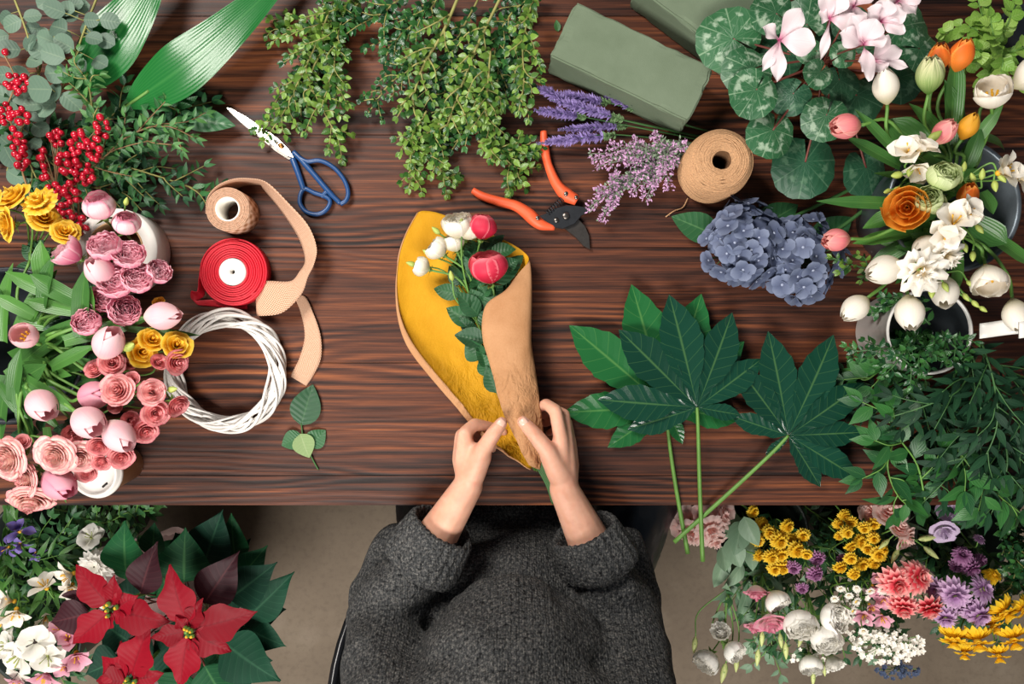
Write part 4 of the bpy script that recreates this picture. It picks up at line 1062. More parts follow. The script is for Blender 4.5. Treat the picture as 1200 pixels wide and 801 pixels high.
def euc(label, pts, leaves, sz=23):
    t = thing('eucalyptus_branch', label, 'branch', P(*pts[0]), G); st, lf = MB(), MB(); c = smooth([P(*p) for p in pts], 8)
    st.tube(c, taper(len(c), .0018, .0009), 6)
    for (px, py, h, r_) in leaves:
        q = P(px, py, h); near = min(c, key=lambda p: (p-q).length); d = q-near; d.z = 0
        if d.length < .004: d = Vector((U(-1, 1), U(-1, 1), 0))
        d.normalize(); L = PX(r_, h); s0 = q-d*L*.5
        st.tube([near, near.lerp(s0, .5), s0], .0006, 4)
        lf.leaf(frame(s0, d+Vector((0, 0, U(-.35, .45))), (U(-.35, .35), U(-.35, .35), 1)), L, L*U(.82, .98), 'round', .1, U(.1, .5), 6, 8)
    part('stem', st, WOODG, t); part('foliage', lf, EUC, t)
euc('eucalyptus branch at the outer top left corner', [(12, -14, .05), (28, 28, .06), (37, 58, .055), (44, 85, .045)], [(4, 20, .06, 20), (14, 28, .06, 24), (37, 18, .065, 20), (12, 60, .05, 25), (36, 50, .06, 22), (44, 73, .05, 24), (0, 45, .04, 22), (50, 40, .05, 18), (24, 88, .045, 22), (5, 88, .04, 22)])
euc('eucalyptus branch with the palest round leaves, above the berries', [(118, -14, .055), (98, 38, .07), (83, 80, .065), (64, 122, .055)], [(65, 12, .08, 24), (76, 10, .075, 24), (82, 19, .07, 20), (66, 31, .085, 27), (100, 32, .07, 22), (128, 24, .08, 22), (62, 64, .09, 30), (76, 52, .08, 24), (54, 46, .07, 22), (108, 24, .075, 20), (124, 48, .07, 22), (95, 80, .07, 26), (120, 75, .07, 24), (66, 86, .08, 28), (45, 104, .085, 32), (82, 118, .075, 26), (66, 108, .07, 24), (56, 128, .06, 26), (40, 124, .06, 22), (110, 45, .08, 20)])
euc('eucalyptus branch under the outer berries', [(48, 75, .04), (36, 125, .045), (20, 165, .04), (8, 200, .03)], [(30, 112, .05, 30), (44, 132, .045, 26), (10, 130, .035, 26), (22, 148, .04, 28), (48, 152, .04, 22), (4, 165, .035, 24), (10, 184, .045, 26), (30, 178, .035, 24), (18, 206, .03, 24), (44, 170, .04, 22), (4, 112, .03, 26)])
euc('eucalyptus branch with dark leaves along the top edge', [(60, -14, .04), (66, 20, .045), (62, 50, .05), (52, 75, .045)], [(56, 4, .06, 24), (88, 6, .06, 22), (46, 60, .055, 22), (72, 40, .05, 20), (40, 34, .05, 18), (96, 8, .05, 20)])
bush_branch('myrtle_branch', 'myrtle branch with a red-brown stem arching right of the berries', 'branch', 'myrtle branches', [(95, 205, .05), (118, 188, .06), (150, 160, .065), (195, 145, .06), (222, 158, .045)], MYR, WOODY, L=.024, W=.0085, sp=.010, side=9, sl=.075, sang=(25, 60), mode='opp', prof='lance')
bush_branch('myrtle_branch', 'myrtle branch standing up in front of the aspidistra leaves', 'branch', 'myrtle branches', [(112, 160, .05), (108, 125, .08), (102, 95, .095), (90, 78, .10)], MYR, WOODG, L=.022, W=.010, sp=.010, side=5, sl=.05, sang=(25, 55), mode='opp')
bush_branch('myrtle_branch', 'myrtle branch spreading toward the burlap roll', 'branch', 'myrtle branches', [(100, 200, .03), (140, 195, .04), (180, 205, .035), (225, 220, .02), (243, 228, .012)], DGR, WOODG, L=.026, W=.009, sp=.012, side=8, sl=.07, sang=(20, 55), mode='opp', prof='lance')
bush_branch('myrtle_branch', 'dark myrtle branch under the broad aspidistra leaf', 'branch', 'myrtle branches', [(110, 150, .02), (150, 125, .03), (190, 118, .028), (225, 128, .02)], DGR, WOODG, L=.03, W=.013, sp=.013, side=8, sl=.065, sang=(20, 55), mode='opp')
bush_branch('myrtle_branch', 'dark myrtle branch lying behind the red berries', 'branch', 'myrtle branches', [(40, 150, .015), (80, 160, .02), (120, 175, .02), (170, 190, .015)], DGR, WOODG, L=.03, W=.012, sp=.012, side=11, sl=.075, sang=(20, 65), mode='opp')
bush_branch('myrtle_branch', 'dark myrtle branch between the berries and the upper pink buds', 'branch', 'myrtle branches', [(60, 190, .012), (90, 215, .018), (130, 222, .02), (170, 228, .015)], DGR, WOODG, L=.028, W=.011, sp=.012, side=10, sl=.065, sang=(20, 65), mode='opp')
bush_branch('myrtle_branch', 'dark myrtle branch at the outer edge under the eucalyptus', 'branch', 'myrtle branches', [(-20, 100, .012), (10, 130, .018), (30, 180, .02), (50, 225, .015)], DGR, WOODG, L=.03, W=.012, sp=.013, side=10, sl=.07, sang=(20, 65), mode='opp')
# ---- berry branches: every berry a part
def berry_mat():
    t = NT('red_berry'); u, v, _ = t.uv()
    return t.done(t.mix(t.step(v, .9, .97), lin('#b5122b'), lin('#2d0f10')), .18, 0, .55, coat=.3)
BERRY = berry_mat(); b = MB(); b.ball(Matrix.Identity(4), 14, 10); BME = b.mesh('berry', BERRY)
def berries(label, pts, clusters):
    t = thing('berry_branch', label, 'berries', P(*pts[0]), 'red berry branches'); st = MB(); c = smooth([P(*p) for p in pts], 10); st.tube(c, taper(len(c), .0016, .001), 6)
    for (px, py, h, rx, ry, n) in clusters:
        done = []
        for k in range(n):
            for tr in range(30):
                a, q = U(0, 6.28), U(0, 1)**.5
                x, y = px+rx*q*math.cos(a), py+ry*q*math.sin(a); p = P(x, y, h+U(-.008, .012)); r = U(.0042, .0057)
                if all((p-o).length > .9*(r+o2) for o, o2 in done): break
            done.append((p, r)); near = min(c, key=lambda w: (w-p).length)
            st.tube([near, near.lerp(p, .6)+Vector((0, 0, -.002)), p], .0005, 4)
            obj('berry', BME, t, axisM(p, (U(-1, 1), U(-1, 1), U(-.2, 1)), 0, r))
    part('stem', st, WOODY, t)
berries('red berry branch along the outer left edge', [(40, 240, .03), (26, 200, .05), (20, 160, .06), (8, 130, .06), (18, 95, .065), (4, 62, .06)], [(20, 97, .07, 14, 13, 17), (5, 61, .065, 3, 4, 2), (8, 133, .065, 9, 12, 10), (27, 136, .07, 8, 9, 9), (18, 158, .065, 8, 8, 6), (24, 173, .07, 9, 12, 9), (26, 192, .065, 9, 8, 8)])
berries('red berry branch with the two fullest clusters', [(90, 275, .03), (92, 240, .05), (88, 200, .065), (95, 175, .075), (115, 150, .075)], [(118, 152, .085, 9, 15, 12), (92, 166, .085, 11, 13, 12), (110, 178, .085, 9, 10, 9), (80, 190, .075, 12, 14, 16), (98, 203, .075, 12, 12, 15)])
berries('red berry branch just above the upper pink buds', [(60, 260, .03), (62, 230, .045), (66, 215, .06), (80, 235, .06), (90, 260, .055)], [(52, 184, .05, 6, 12, 9), (66, 162, .05, 9, 10, 10), (64, 224, .065, 12, 8, 11), (84, 226, .065, 12, 13, 13), (70, 248, .06, 13, 12, 13), (92, 262, .06, 11, 12, 13), (54, 206, .05, 5, 6, 5)])

# ================================================================== bucket with the pink flowers
BC = (10, 405)
def bucket(name, label, px, py, r0, r1, z0, z1, mat, handle=None):
    "px, py: centre of the rim"
    c = P(px, py, z1-TZ); t = thing(name, label, 'bucket', (c.x, c.y, z0)); M = Matrix.Translation((c.x, c.y, 0)); b = MB()
    b.lathe([(.001, z0+.004), (r0-.003, z0+.004), (r0, z0), (r0+.001, z0), (r0+(r1-r0)*.5, (z0+z1)/2), (r1, z1-.004), (r1+.004, z1-.003), (r1+.005, z1+.001), (r1+.002, z1+.003), (r1-.002, z1), (r0+(r1-r0)*.5-.003, (z0+z1)/2), (r0-.002, z0+.006), (.001, z0+.006)], 56, M)
    part('body', b, mat, t); return t
BKT = plain('black_bucket', '#23272d', .4, ns=60)
bucket('flower_bucket', 'black bucket holding the pink tulips and roses', BC[0], BC[1], .085, .105, TZ, TZ+.13, BKT)
def root_of(px, py, bc, rr, hr, base=.012):
    "foot inside the bucket and the point where a stem leans on its rim"
    dx, dy = px-bc[0], py-bc[1]; l = max(1., math.hypot(dx, dy)); k = min(rr, l*.75)
    q = (D-hr)/(D-base); bx, by = 600+(bc[0]-600)*q, 400.5+(bc[1]-400.5)*q
    foot = (bx-dx/l*rr*.25+U(-8, 8), by-dy/l*rr*.25+U(-8, 8), base)
    return foot, [(bc[0]+dx/l*k*.8, bc[1]+dy/l*k*.8, hr)]
def tul(kind, px, py, h, an, el, sz, label, bc=BC, rr=62, hr=.145, cat='tulip', name='tulip', lv=(), grp=None, r=.0027):
    f_, v_ = root_of(px, py, bc, rr, hr)
    return flower(name, label, cat, grp, [bl(kind, px, py, h, an, el, sz)], f_, via=v_, r=r, leaves=lv, lmat=TLEAF)
S_ = 'strap'
tul('tulip', 117, 318, .17, 95, 48, 46, 'pale pink tulip in front of the peony rosebuds', lv=[((95, 395, .15), (98, 315, .17), 22, S_, .35, .2), ((105, 385, .15), (106, 335, .165), 14, S_, .35, .1)])
tul('tulip', 191, 370, .15, 2, 12, 50, 'pale pink tulip lying toward the wicker wreath', lv=[((75, 400, .15), (175, 372, .14), 18, S_, .3, .2), ((150, 385, .145), (233, 393, .12), 9, S_, .3, .3)])
tul('tulip', 127, 402, .17, 52, 25, 50, 'pale pink tulip pointing up beside the green buds', lv=[((60, 430, .15), (108, 405, .165), 16, S_, .3, .25)])
tul('tulip_open', 32, 395, .18, 80, 72, 42, 'open pink tulip showing its orange stamens', lv=[((15, 470, .14), (22, 410, .17), 18, S_, .3, .2)])
tul('tulip', 49, 474, .17, -38, 25, 50, 'pale pink tulip over the rim of the black bucket', lv=[((20, 440, .15), (36, 520, .13), 20, S_, .3, .3)])
tul('tulip', 103, 494, .185, -30, 22, 50, 'pale pink tulip above the coffee cup', lv=[((30, 445, .15), (86, 482, .175), 20, S_, .3, .3)], rr=70)
tul('tulip', 139, 510, .17, -40, 15, 50, 'pale pink tulip nearest the coffee cup sleeve')
tul('tulip_dark', 69, 566, .15, -28, 20, 52, 'deep pink tulip lying against the cup lid', lv=[((55, 500, .14), (74, 592, .11), 12, S_, .3, .4)])
tul('tulip_dark', 110, 463, .16, 8, 25, 48, 'mauve pink tulip half behind the salmon roses')
b = MB(); tl = thing('tulip_leaves', 'loose sheaf of green tulip leaves rising from the black bucket', 'leaves', P(70, 404, .02))
for (ba, ti, w) in [((20, 430, .1), (92, 372, .16), 22), ((15, 420, .1), (100, 392, .15), 24), ((5, 400, .12), (8, 310, .15), 16), ((20, 395, .12), (62, 318, .16), 20), ((10, 440, .12), (-5, 520, .13), 24), ((25, 445, .12), (48, 430, .18), 24), ((30, 430, .12), (118, 425, .15), 18), ((30, 420, .1), (80, 440, .16), 22), ((10, 430, .1), (70, 505, .13), 18), ((0, 450, .13), (30, 490, .15), 14), ((40, 400, .12), (135, 380, .14), 16), ((5, 380, .12), (-10, 330, .15), 18), ((35, 440, .1), (110, 445, .14), 20), ((60, 345, .15), (44, 282, .16), 24), ((92, 352, .15), (33, 322, .17), 22), ((75, 350, .15), (4, 318, .15), 18), ((50, 360, .15), (60, 300, .17), 20), ((40, 370, .14), (-8, 345, .15), 16), ((85, 365, .15), (28, 352, .155), 16), ((70, 380, .13), (20, 372, .14), 22)]:
    leaf_px(b, ba, ti, w, 'strap', .35, U(.1, .5), (U(-.3, .3), U(-.3, .3), 1), 6, 12)
part('leaves', b, TLEAF, tl)
def spray(name, label, cat, blooms, join, leaves=4, bc=BC, rr=62, hr=.14, stem=STEM, lm=None, r=.0022, grp=None):
    f_, v_ = root_of(join[0], join[1], bc, rr, hr)
    t = flower(name, label, cat, grp, blooms, f_, via=v_, r=r, mat=stem, join=join)
    if leaves:
        b = MB()
        for k in range(leaves):
            a = U(0, 360); q = dirv(a, U(-10, 25)); p0 = P(*join)+dirv(U(0, 360), 0)*.004+Vector((0, 0, U(-.03, -.005)))
            b.leaf(frame(p0, q, (U(-.3, .3), U(-.3, .3), 1)), U(.028, .045), U(.016, .024), 'ovate', .25, .4, 4, 7)
        part('leaves', b, lm or RLEAF, t)
    return t
Pk = 'peony_pale'
spray('spray_rose', 'spray of peony rosebuds with the topmost pale pink bud', 'rose spray', [bl(Pk, 118, 244, .16, 95, 40, 36), bl(Pk, 148, 263, .155, 70, 45, 31), bl('peony', 84, 297, .155, 140, 40, 30), bl('bud', 148, 236, .15, 60, 30, 12, 'bud')], (98, 330, .14))
spray('spray_rose', 'spray of crimson-pink rosebuds over the white ribbon roll', 'rose spray', [bl('peony', 124, 293, .165, 80, 55, 32), bl('peony', 152, 302, .16, 60, 55, 29), bl('peony', 161, 328, .16, 40, 60, 31), bl('peony', 184, 320, .145, 30, 40, 25)], (112, 345, .14))
spray('spray_rose', 'spray of magenta rosebuds below the pale pink tulip', 'rose spray', [bl('peony', 137, 333, .16, 60, 60, 34), bl('peony', 146, 365, .15, 20, 60, 31), bl('peony', 103, 380, .16, 60, 65, 27), bl('peony', 122, 352, .14, 30, 60, 26)], (85, 385, .135))
R1 = 'rose'
spray('spray_rose', 'spray of salmon roses touching the wicker wreath', 'rose spray', [bl(R1, 138, 457, .17, 60, 75, 38), bl(R1, 178, 459, .155, 30, 65, 30), bl('rose_coral', 155, 444, .16, 60, 70, 17), bl('rose_coral', 182, 484, .15, 0, 60, 28), bl('rose_coral', 207, 474, .14, -30, 25, 27), bl('bud', 202, 456, .14, 10, 20, 15, 'bud')], (120, 470, .14))
spray('spray_rose', 'spray of coral roses between the tulips and the yellow freesia', 'rose spray', [bl('rose_coral', 131, 425, .16, 30, 60, 28), bl('rose_coral', 112, 433, .15, 100, 60, 24), bl('rose_coral', 207, 424, .14, -10, 35, 27), bl('rose_coral', 186, 424, .14, 30, 40, 20), bl('rose_coral', 152, 427, .145, 30, 50, 14), bl('bud', 151, 406, .16, 20, 30, 22, 'bud')], (100, 440, .13))
spray('spray_rose', 'spray of small coral roses above the coffee cup', 'rose spray', [bl('rose_coral', 171, 505, .145, -30, 50, 27), bl('rose_coral', 152, 492, .15, 0, 55, 21), bl('rose_coral', 116, 522, .165, -60, 60, 25), bl('rose_coral', 119, 541, .155, -70, 55, 21), bl('rose_coral', 142, 535, .15, -40, 55, 27), bl('rose_coral', 135, 476, .15, 10, 60, 16), bl('rose_coral', 102, 553, .14, -60, 60, 24), bl('rose_coral', 85, 508, .15, -40, 60, 24)], (92, 500, .135))
spray('garden_rose', 'spray of blush roses over the table edge', 'rose spray', [bl('rose_blush', 65, 533, .175, -80, 75, 44), bl('rose_blush', 10, 537, .17, 200, 70, 48), bl('rose_blush', 94, 536, .16, -40, 60, 36), bl('rose_blush', 31, 562, .16, 180, 60, 38), bl('rose_blush', 36, 586, .15, -80, 40, 46), bl('rose_coral', 26, 518, .16, 60, 50, 18)], (35, 510, .14))
spray('yellow_freesia', 'amber yellow freesia behind the tulip by the wreath', 'freesia', [bl('amber', 166, 412, .14, 0, 50, 28), bl('amber', 207, 405, .135, 30, 55, 27), bl('amber', 178, 398, .14, 30, 50, 24), bl('amber', 190, 393, .13, 60, 50, 20), bl('amber', 186, 354, .14, 90, 40, 12)], (120, 410, .12), lm=TLEAF, leaves=2)
spray('yellow_rose', 'bunch of bright yellow ruffled roses at the left edge', 'flowers', [bl('yellow', 18, 232, .155, 120, 50, 34), bl('yellow', 47, 238, .16, 90, 60, 38), bl('yellow', 10, 263, .165, 190, 50, 32), bl('yellow', 52, 256, .15, 40, 50, 30), bl('yellow', 76, 272, .15, 40, 50, 27), bl('yellow', -6, 240, .15, 150, 50, 30)], (35, 305, .14), leaves=7)
# ================================================================== lavender
LAV = plain('lavender_floret', '#8f7bb5', .7, ns=300, na=.3, bump=.2)
LAVG = plain('lavender_calyx', '#6d8a5c', .7, ns=200)
PNK = plain('statice_floret', '#c79ac0', .7, ns=300, na=.3, bump=.2)
SAGE = plain('statice_leaf', '#7f9078', .75, ns=200, na=.2)
def lavender(label, tip, base, root, w=9):
    t = thing('lavender_stem', label, 'lavender', P(*root), 'lavender stems under the foam brick'); A, Bq = P(*base), P(*tip); R0 = P(*root)
    b = MB(); mid = A.lerp(Bq, .5)+Vector((0, 0, .003)); c = smooth([R0, A, mid, Bq], 14); b.tube(c, taper(len(c), .0012, .0006), 5); part('stem', b, STEMD, t)
    sp_ = smooth([A, mid, Bq], 20); g, f_ = MB(), MB(); n = len(sp_)
    for i in range(2, n):
        v = i/(n-1); ax = (sp_[i]-sp_[i-1]).normalized(); M = axisM(sp_[i], ax)
        rr = PX(w*.68, base[2])*.5*(.45+.75*math.sin(PI*v*.85+.25))*(1 if v < .9 else .6)
        for k in range(7):
            a = U(0, 6.28); d = M.to_3x3() @ Vector((math.cos(a), math.sin(a), U(.4, 1.2)))
            tgt = f_ if v > .18 else g
            for m in range(2):
                dd = (d.normalized()+Vector((U(-.4, .4), U(-.4, .4), U(-.4, .4)))*.6).normalized()
                tgt.leaf(frame(sp_[i], dd, (U(-1, 1), U(-1, 1), 1)), rr*U(1., 1.5), rr*U(.28, .45), 'lance', .4, .4, 2, 3)
    part('flower_spike', f_, LAV, t); part('calyx', g, LAVG, t)
lavender('lavender stem reaching farthest up toward the box branches', (629, 101, .03), (676, 128, .025), (845, 165, .01), 16)
lavender('lavender stem lying highest, along the foam brick base', (647, 110, .025), (720, 122, .022), (845, 158, .01), 17)
lavender('lavender stem just below the highest one', (646, 117, .035), (735, 142, .026), (845, 166, .01), 18)
lavender('lavender stem whose tip touches the box branches', (627, 129, .03), (690, 138, .024), (850, 170, .01), 16)
lavender('lavender stem with its tip over the orange pruner handle', (630, 168, .028), (726, 158, .02), (850, 172, .008), 17)
lavender('short lavender stem closest to the foam brick', (707, 109, .02), (745, 130, .018), (850, 160, .008), 15)
lavender('dark lavender stem in the shade above the statice', (655, 152, .018), (740, 148, .014), (850, 170, .007), 15)
def statice(label, root, mids, tips, w=21):
    t = thing('statice_sprig', label, 'statice', P(*root), 'pink statice sprigs'); st, f_, g = MB(), MB(), MB()
    for tip in tips:
        c = smooth([P(*root)]+[P(*m) for m in mids]+[P(*tip)], 14); st.tube(c, taper(len(c), .0009, .0005), 5); n = len(c)
        for i in range(int(n*.35), n):
            v = i/(n-1); ax = (c[i]-c[i-1]).normalized(); M = axisM(c[i], ax); rr = PX(w, tip[2])*.5*(1-.3*v)
            for k in range(11):
                a = U(0, 6.28); d = (M.to_3x3() @ Vector((math.cos(a), math.sin(a), U(.1, .9)))).normalized(); p = c[i]+d*rr*U(.1, .8)
                (f_ if RND.random() < .15+.75*max(0, (v-.45)/.55) else g).leaf(frame(p, (d+Vector((U(-.7, .7), U(-.7, .7), U(-.5, .5)))).normalized(), (U(-1, 1), U(-1, 1), 1)), rr*U(.35, .65), rr*U(.2, .34), 'ovate', .3, .4, 2, 3)
    part('stem', st, SAGE, t); part('flowers', f_, PNK, t); part('foliage', g, SAGE, t)
statice('upper pink statice sprig fanning out under the lavender', (838, 168, .01), [(770, 178, .025)], [(693, 180, .03), (717, 171, .03), (700, 195, .035), (742, 165, .025), (696, 187, .03)])
statice('pink statice sprig with its tips nearest the jute twine', (840, 165, .012), [(785, 175, .04)], [(803, 170, .05), (766, 158, .045), (783, 220, .035), (775, 200, .05), (790, 190, .05)])
statice('lowest pink statice sprig pointing at the pruner blade', (838, 170, .01), [(770, 195, .02), (730, 215, .025)], [(705, 258, .022), (690, 243, .02), (700, 225, .03), (716, 240, .03), (720, 205, .03)])
statice('grey-green statice sprig with faded tips in the middle of the bunch', (838, 168, .01), [(780, 190, .02)], [(757, 232, .02), (742, 225, .025), (748, 205, .035), (735, 190, .04), (765, 215, .03)])

# ================================================================== fatsia leaves
FAT = leafmat('fatsia_leaf', '#12382a', '#154030', '#6c9a56', .2, 9, 1.1, .32, .08, .42, vw=.09)
FATL = leafmat('fatsia_leaf_fresh', '#1f5e30', '#246534', '#78aa5c', .24, 9, 1.1, .34, .12, .4, vw=.09)
def fatsia(label, at, tips, stem, mat, hw=.30):
    t = thing('fatsia_leaf', label, 'leaf', P(*at), 'fatsia leaves'); b = MB(); A = P(*at)
    tv = sorted([(math.atan2((P(*q)-A).y, (P(*q)-A).x), P(*q)) for q in tips], key=lambda z: z[0]); n = len(tv)
    for k, (an, q) in enumerate(tv):
        d = q-A; L = d.length; flat = Vector((d.x, d.y, 0)).normalized(); sd = Vector((-flat.y, flat.x, 0))
        def gap(j):
            g = (tv[(k+j) % n][0]-an)*j
            while g < 0: g += 2*PI
            return min(g*.5, .5)
        gl, gr = gap(1), gap(-1); nv, nu = 22, 10; rows = []
        for j in range(nv+1):
            v = j/nv; row = []
            for i in range(nu+1):
                u = 2*i/nu-1; g = gl if u > 0 else gr
                web = min(L*v, .38*L)*math.tan(g)
                x_ = clamp((v-.26)/.74); el = hw*L*(.52+.48*math.sin(min(1., x_*1.9)*PI/2))*(1-clamp((x_-.42)/.58)**1.9)**1.05
                tooth = 1+(.12*((v*8) % 1.)-.06)*(v > .45); q_ = clamp((v-.24)/.1)
                w = web*(1-q_)+min(el*tooth, el*tooth)*q_
                if v >= 1: w = .0003
                z = .16*abs(u)*w+.0016*math.sin(-abs(u)*3.+v*34)*abs(u)*clamp(v*4)*(1-v)+.16*L*(v*(1-v))*.6
                row.append(A+d*v+sd*(u*w)+Vector((0, 0, z+.0006*math.sin(k*2.1))))
            rows.append(row)
        b.r = U(0, 1); b.grid(rows)
    part('blade', b, mat, t); b = MB(); c = smooth([A+Vector((0, 0, -.0005))]+[P(*q) for q in stem], 8); b.tube(c, taper(len(c), .0024, .0036), 8); part('petiole', b, STEM, t)
fatsia('fresh green fatsia leaf lying under the glossy dark one', (780, 476, .012), [(740, 333, .02), (667, 381, .015), (660, 483, .012), (712, 524, .01), (822, 344, .022), (872, 400, .022), (866, 492, .012), (800, 520, .008)], [(784, 515, .01), (792, 570, .008), (806, 648, .002)], FATL, .185)
fatsia('glossy dark fatsia leaf on top, with its stem hanging straight down', (817, 477, .034), [(784, 345, .036), (858, 366, .034), (893, 420, .03), (725, 386, .036), (700, 468, .032), (735, 503, .026), (868, 486, .026)], [(818, 500, .03), (820, 570, .022), (823.5, 657, .01)], FAT, .19)
fatsia('dark fatsia leaf farther from the hands, with a slanting pale stem', (924, 510, .028), [(900, 388, .032), (977, 392, .034), (863, 428, .03), (856, 487, .024), (1012, 448, .034), (1012, 506, .03), (1005, 560, .022), (961, 570, .018), (897, 533, .018)], [(905, 530, .024), (860, 572, .016), (790, 635, .012)], FAT, .18)

# ================================================================== cyclamen
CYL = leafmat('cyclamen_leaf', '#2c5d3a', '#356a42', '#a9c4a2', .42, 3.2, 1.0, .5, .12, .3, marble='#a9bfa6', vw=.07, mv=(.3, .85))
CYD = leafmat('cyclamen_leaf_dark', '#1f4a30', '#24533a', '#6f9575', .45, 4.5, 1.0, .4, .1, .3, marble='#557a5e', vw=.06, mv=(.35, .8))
Pcyc = petalmat('cyclamen_petal', '#b5286e', '#f6dde3', '#fbeef0', p=(.02, .28, .9), streak=.08)
REDST = plain('red_brown_stem', '#6f3a32', .5)
CB = (965, 75)
t = thing('flower_pot', 'terracotta pot hidden under the cyclamen leaves', 'pot', P(CB[0], CB[1]))
c = P(*CB); b = MB(); b.lathe([(.001, TZ+.003), (.038, TZ+.003), (.04, TZ+.0005), (.052, TZ+.085), (.057, TZ+.086), (.058, TZ+.1), (.053, TZ+.101), (.05, TZ+.09), (.001, TZ+.088)], 40, Matrix.Translation((c.x, c.y, 0))); part('body', b, plain('terracotta', '#a85f3e', .85, ns=30), t)
cyc = thing('cyclamen', 'potted white-pink cyclamen with marbled round leaves', 'cyclamen', P(CB[0], CB[1], .09))
def roundleaf(mb, M, R):
    "heart-shaped blade, stalk at the notch"
    nv, nu = 9, 40; rows = []; mb.r = RND.random()
    wv = U(0, 6)
    for j in range(nv+1):
        v = .02+.98*j/nv; row = []
        for i in range(nu+1):
            f = 2*i/nu-1; a = f*PI*.97
            rr = R*(.98+.12*math.cos(a)-.18*abs(f)**6)*(1+.018*math.sin(a*13+wv)*v)
            row.append(M @ Vector((rr*v*math.cos(a), rr*v*math.sin(a), R*(.10*v*math.cos(a*3+wv)*v-.16*v*v))))
        rows.append(row)
    # veins radiate from the stalk: u runs around the blade in six lobes, v outward
    mb.grid(rows, lambda u, v: (((u*7) % 1.0001), v))
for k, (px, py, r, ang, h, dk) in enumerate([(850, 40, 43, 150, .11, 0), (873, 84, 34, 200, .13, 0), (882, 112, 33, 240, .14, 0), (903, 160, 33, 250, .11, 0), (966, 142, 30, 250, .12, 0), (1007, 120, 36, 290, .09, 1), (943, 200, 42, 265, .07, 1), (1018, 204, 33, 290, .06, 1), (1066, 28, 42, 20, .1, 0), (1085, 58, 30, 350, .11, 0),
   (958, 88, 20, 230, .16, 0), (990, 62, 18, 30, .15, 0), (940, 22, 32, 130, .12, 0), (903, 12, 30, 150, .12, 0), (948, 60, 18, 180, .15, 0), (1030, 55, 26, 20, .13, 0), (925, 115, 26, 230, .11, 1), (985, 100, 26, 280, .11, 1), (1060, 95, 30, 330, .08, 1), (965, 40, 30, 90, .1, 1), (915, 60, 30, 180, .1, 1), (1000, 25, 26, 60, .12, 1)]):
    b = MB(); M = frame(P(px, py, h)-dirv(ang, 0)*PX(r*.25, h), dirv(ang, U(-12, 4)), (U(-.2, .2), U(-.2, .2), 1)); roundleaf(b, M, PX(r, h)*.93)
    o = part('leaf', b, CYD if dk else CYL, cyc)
    b = MB(); e = M @ Vector((0, 0, -.0008)); a = P(CB[0], CB[1], .085)+Vector((U(-.01, .01), U(-.01, .01), 0)); b.tube(smooth([a, a.lerp(e, .5)+Vector((0, 0, .004 if e.z > a.z else .012)), e], 8), .0016, 6); part('leaf_stalk', b, REDST, cyc)
def cycflower(px, py, h, petals, mid=None):
    "petals: (angle, length px, width px, elevation)"
    b = MB(); q = P(px, py, h)
    for (an, l, w, e) in petals:
        L = PX(l, h); b.leaf(frame(q, dirv(an, e), (U(-.2, .2), U(-.2, .2), 1)), L, PX(w, h), 'obov', U(.0, .2), U(.2, .6), 8, 10, .0025, U(-.3, .3))
    o = part('flower', b, Pcyc, cyc)
    b = MB(); a = P(CB[0], CB[1], .086)+Vector((U(-.012, .012), U(-.012, .012), 0)); b.tube(smooth([a, P(px+(CB[0]-px)*.35, py+(CB[1]-py)*.35-2, h-.03), q+Vector((0, 0, -.002))], 10), .0014, 6); part('flower_stalk', b, REDST, cyc)
cycflower(913, 47, .2, [(55, 42, 26, 15), (150, 26, 22, 20), (-12, 42, 32, 15), (-92, 48, 18, 0), (-118, 40, 14, 0)])
cycflower(972, 22, .21, [(110, 30, 24, 20), (60, 30, 24, 20), (-100, 48, 11, 0), (-20, 34, 24, 15), (170, 16, 18, 25)])
cycflower(1012, 52, .22, [(120, 36, 34, 15), (70, 30, 30, 25), (165, 34, 26, 20), (-80, 44, 20, 5), (10, 26, 20, 20)])
cycflower(1032, 26, .22, [(20, 30, 24, 10), (150, 24, 26, 25), (-30, 30, 22, 15), (80, 26, 26, 20), (-110, 22, 16, 5)])
cycflower(1022, 72, .2, [(20, 36, 20, 10), (-10, 42, 12, 10), (-70, 20, 26, 30), (190, 18, 22, 20), (60, 34, 16, 15)])
cycflower(1052, 2, .2, [(20, 28, 26, 20), (-40, 26, 24, 15), (170, 28, 26, 20), (110, 26, 22, 20), (-110, 20, 18, 10)])
cycflower(1000, 8, .2, [(40, 28, 20, 20), (120, 28, 20, 20), (-60, 22, 16, 10), (200, 24, 18, 20), (-120, 24, 12, 5)])

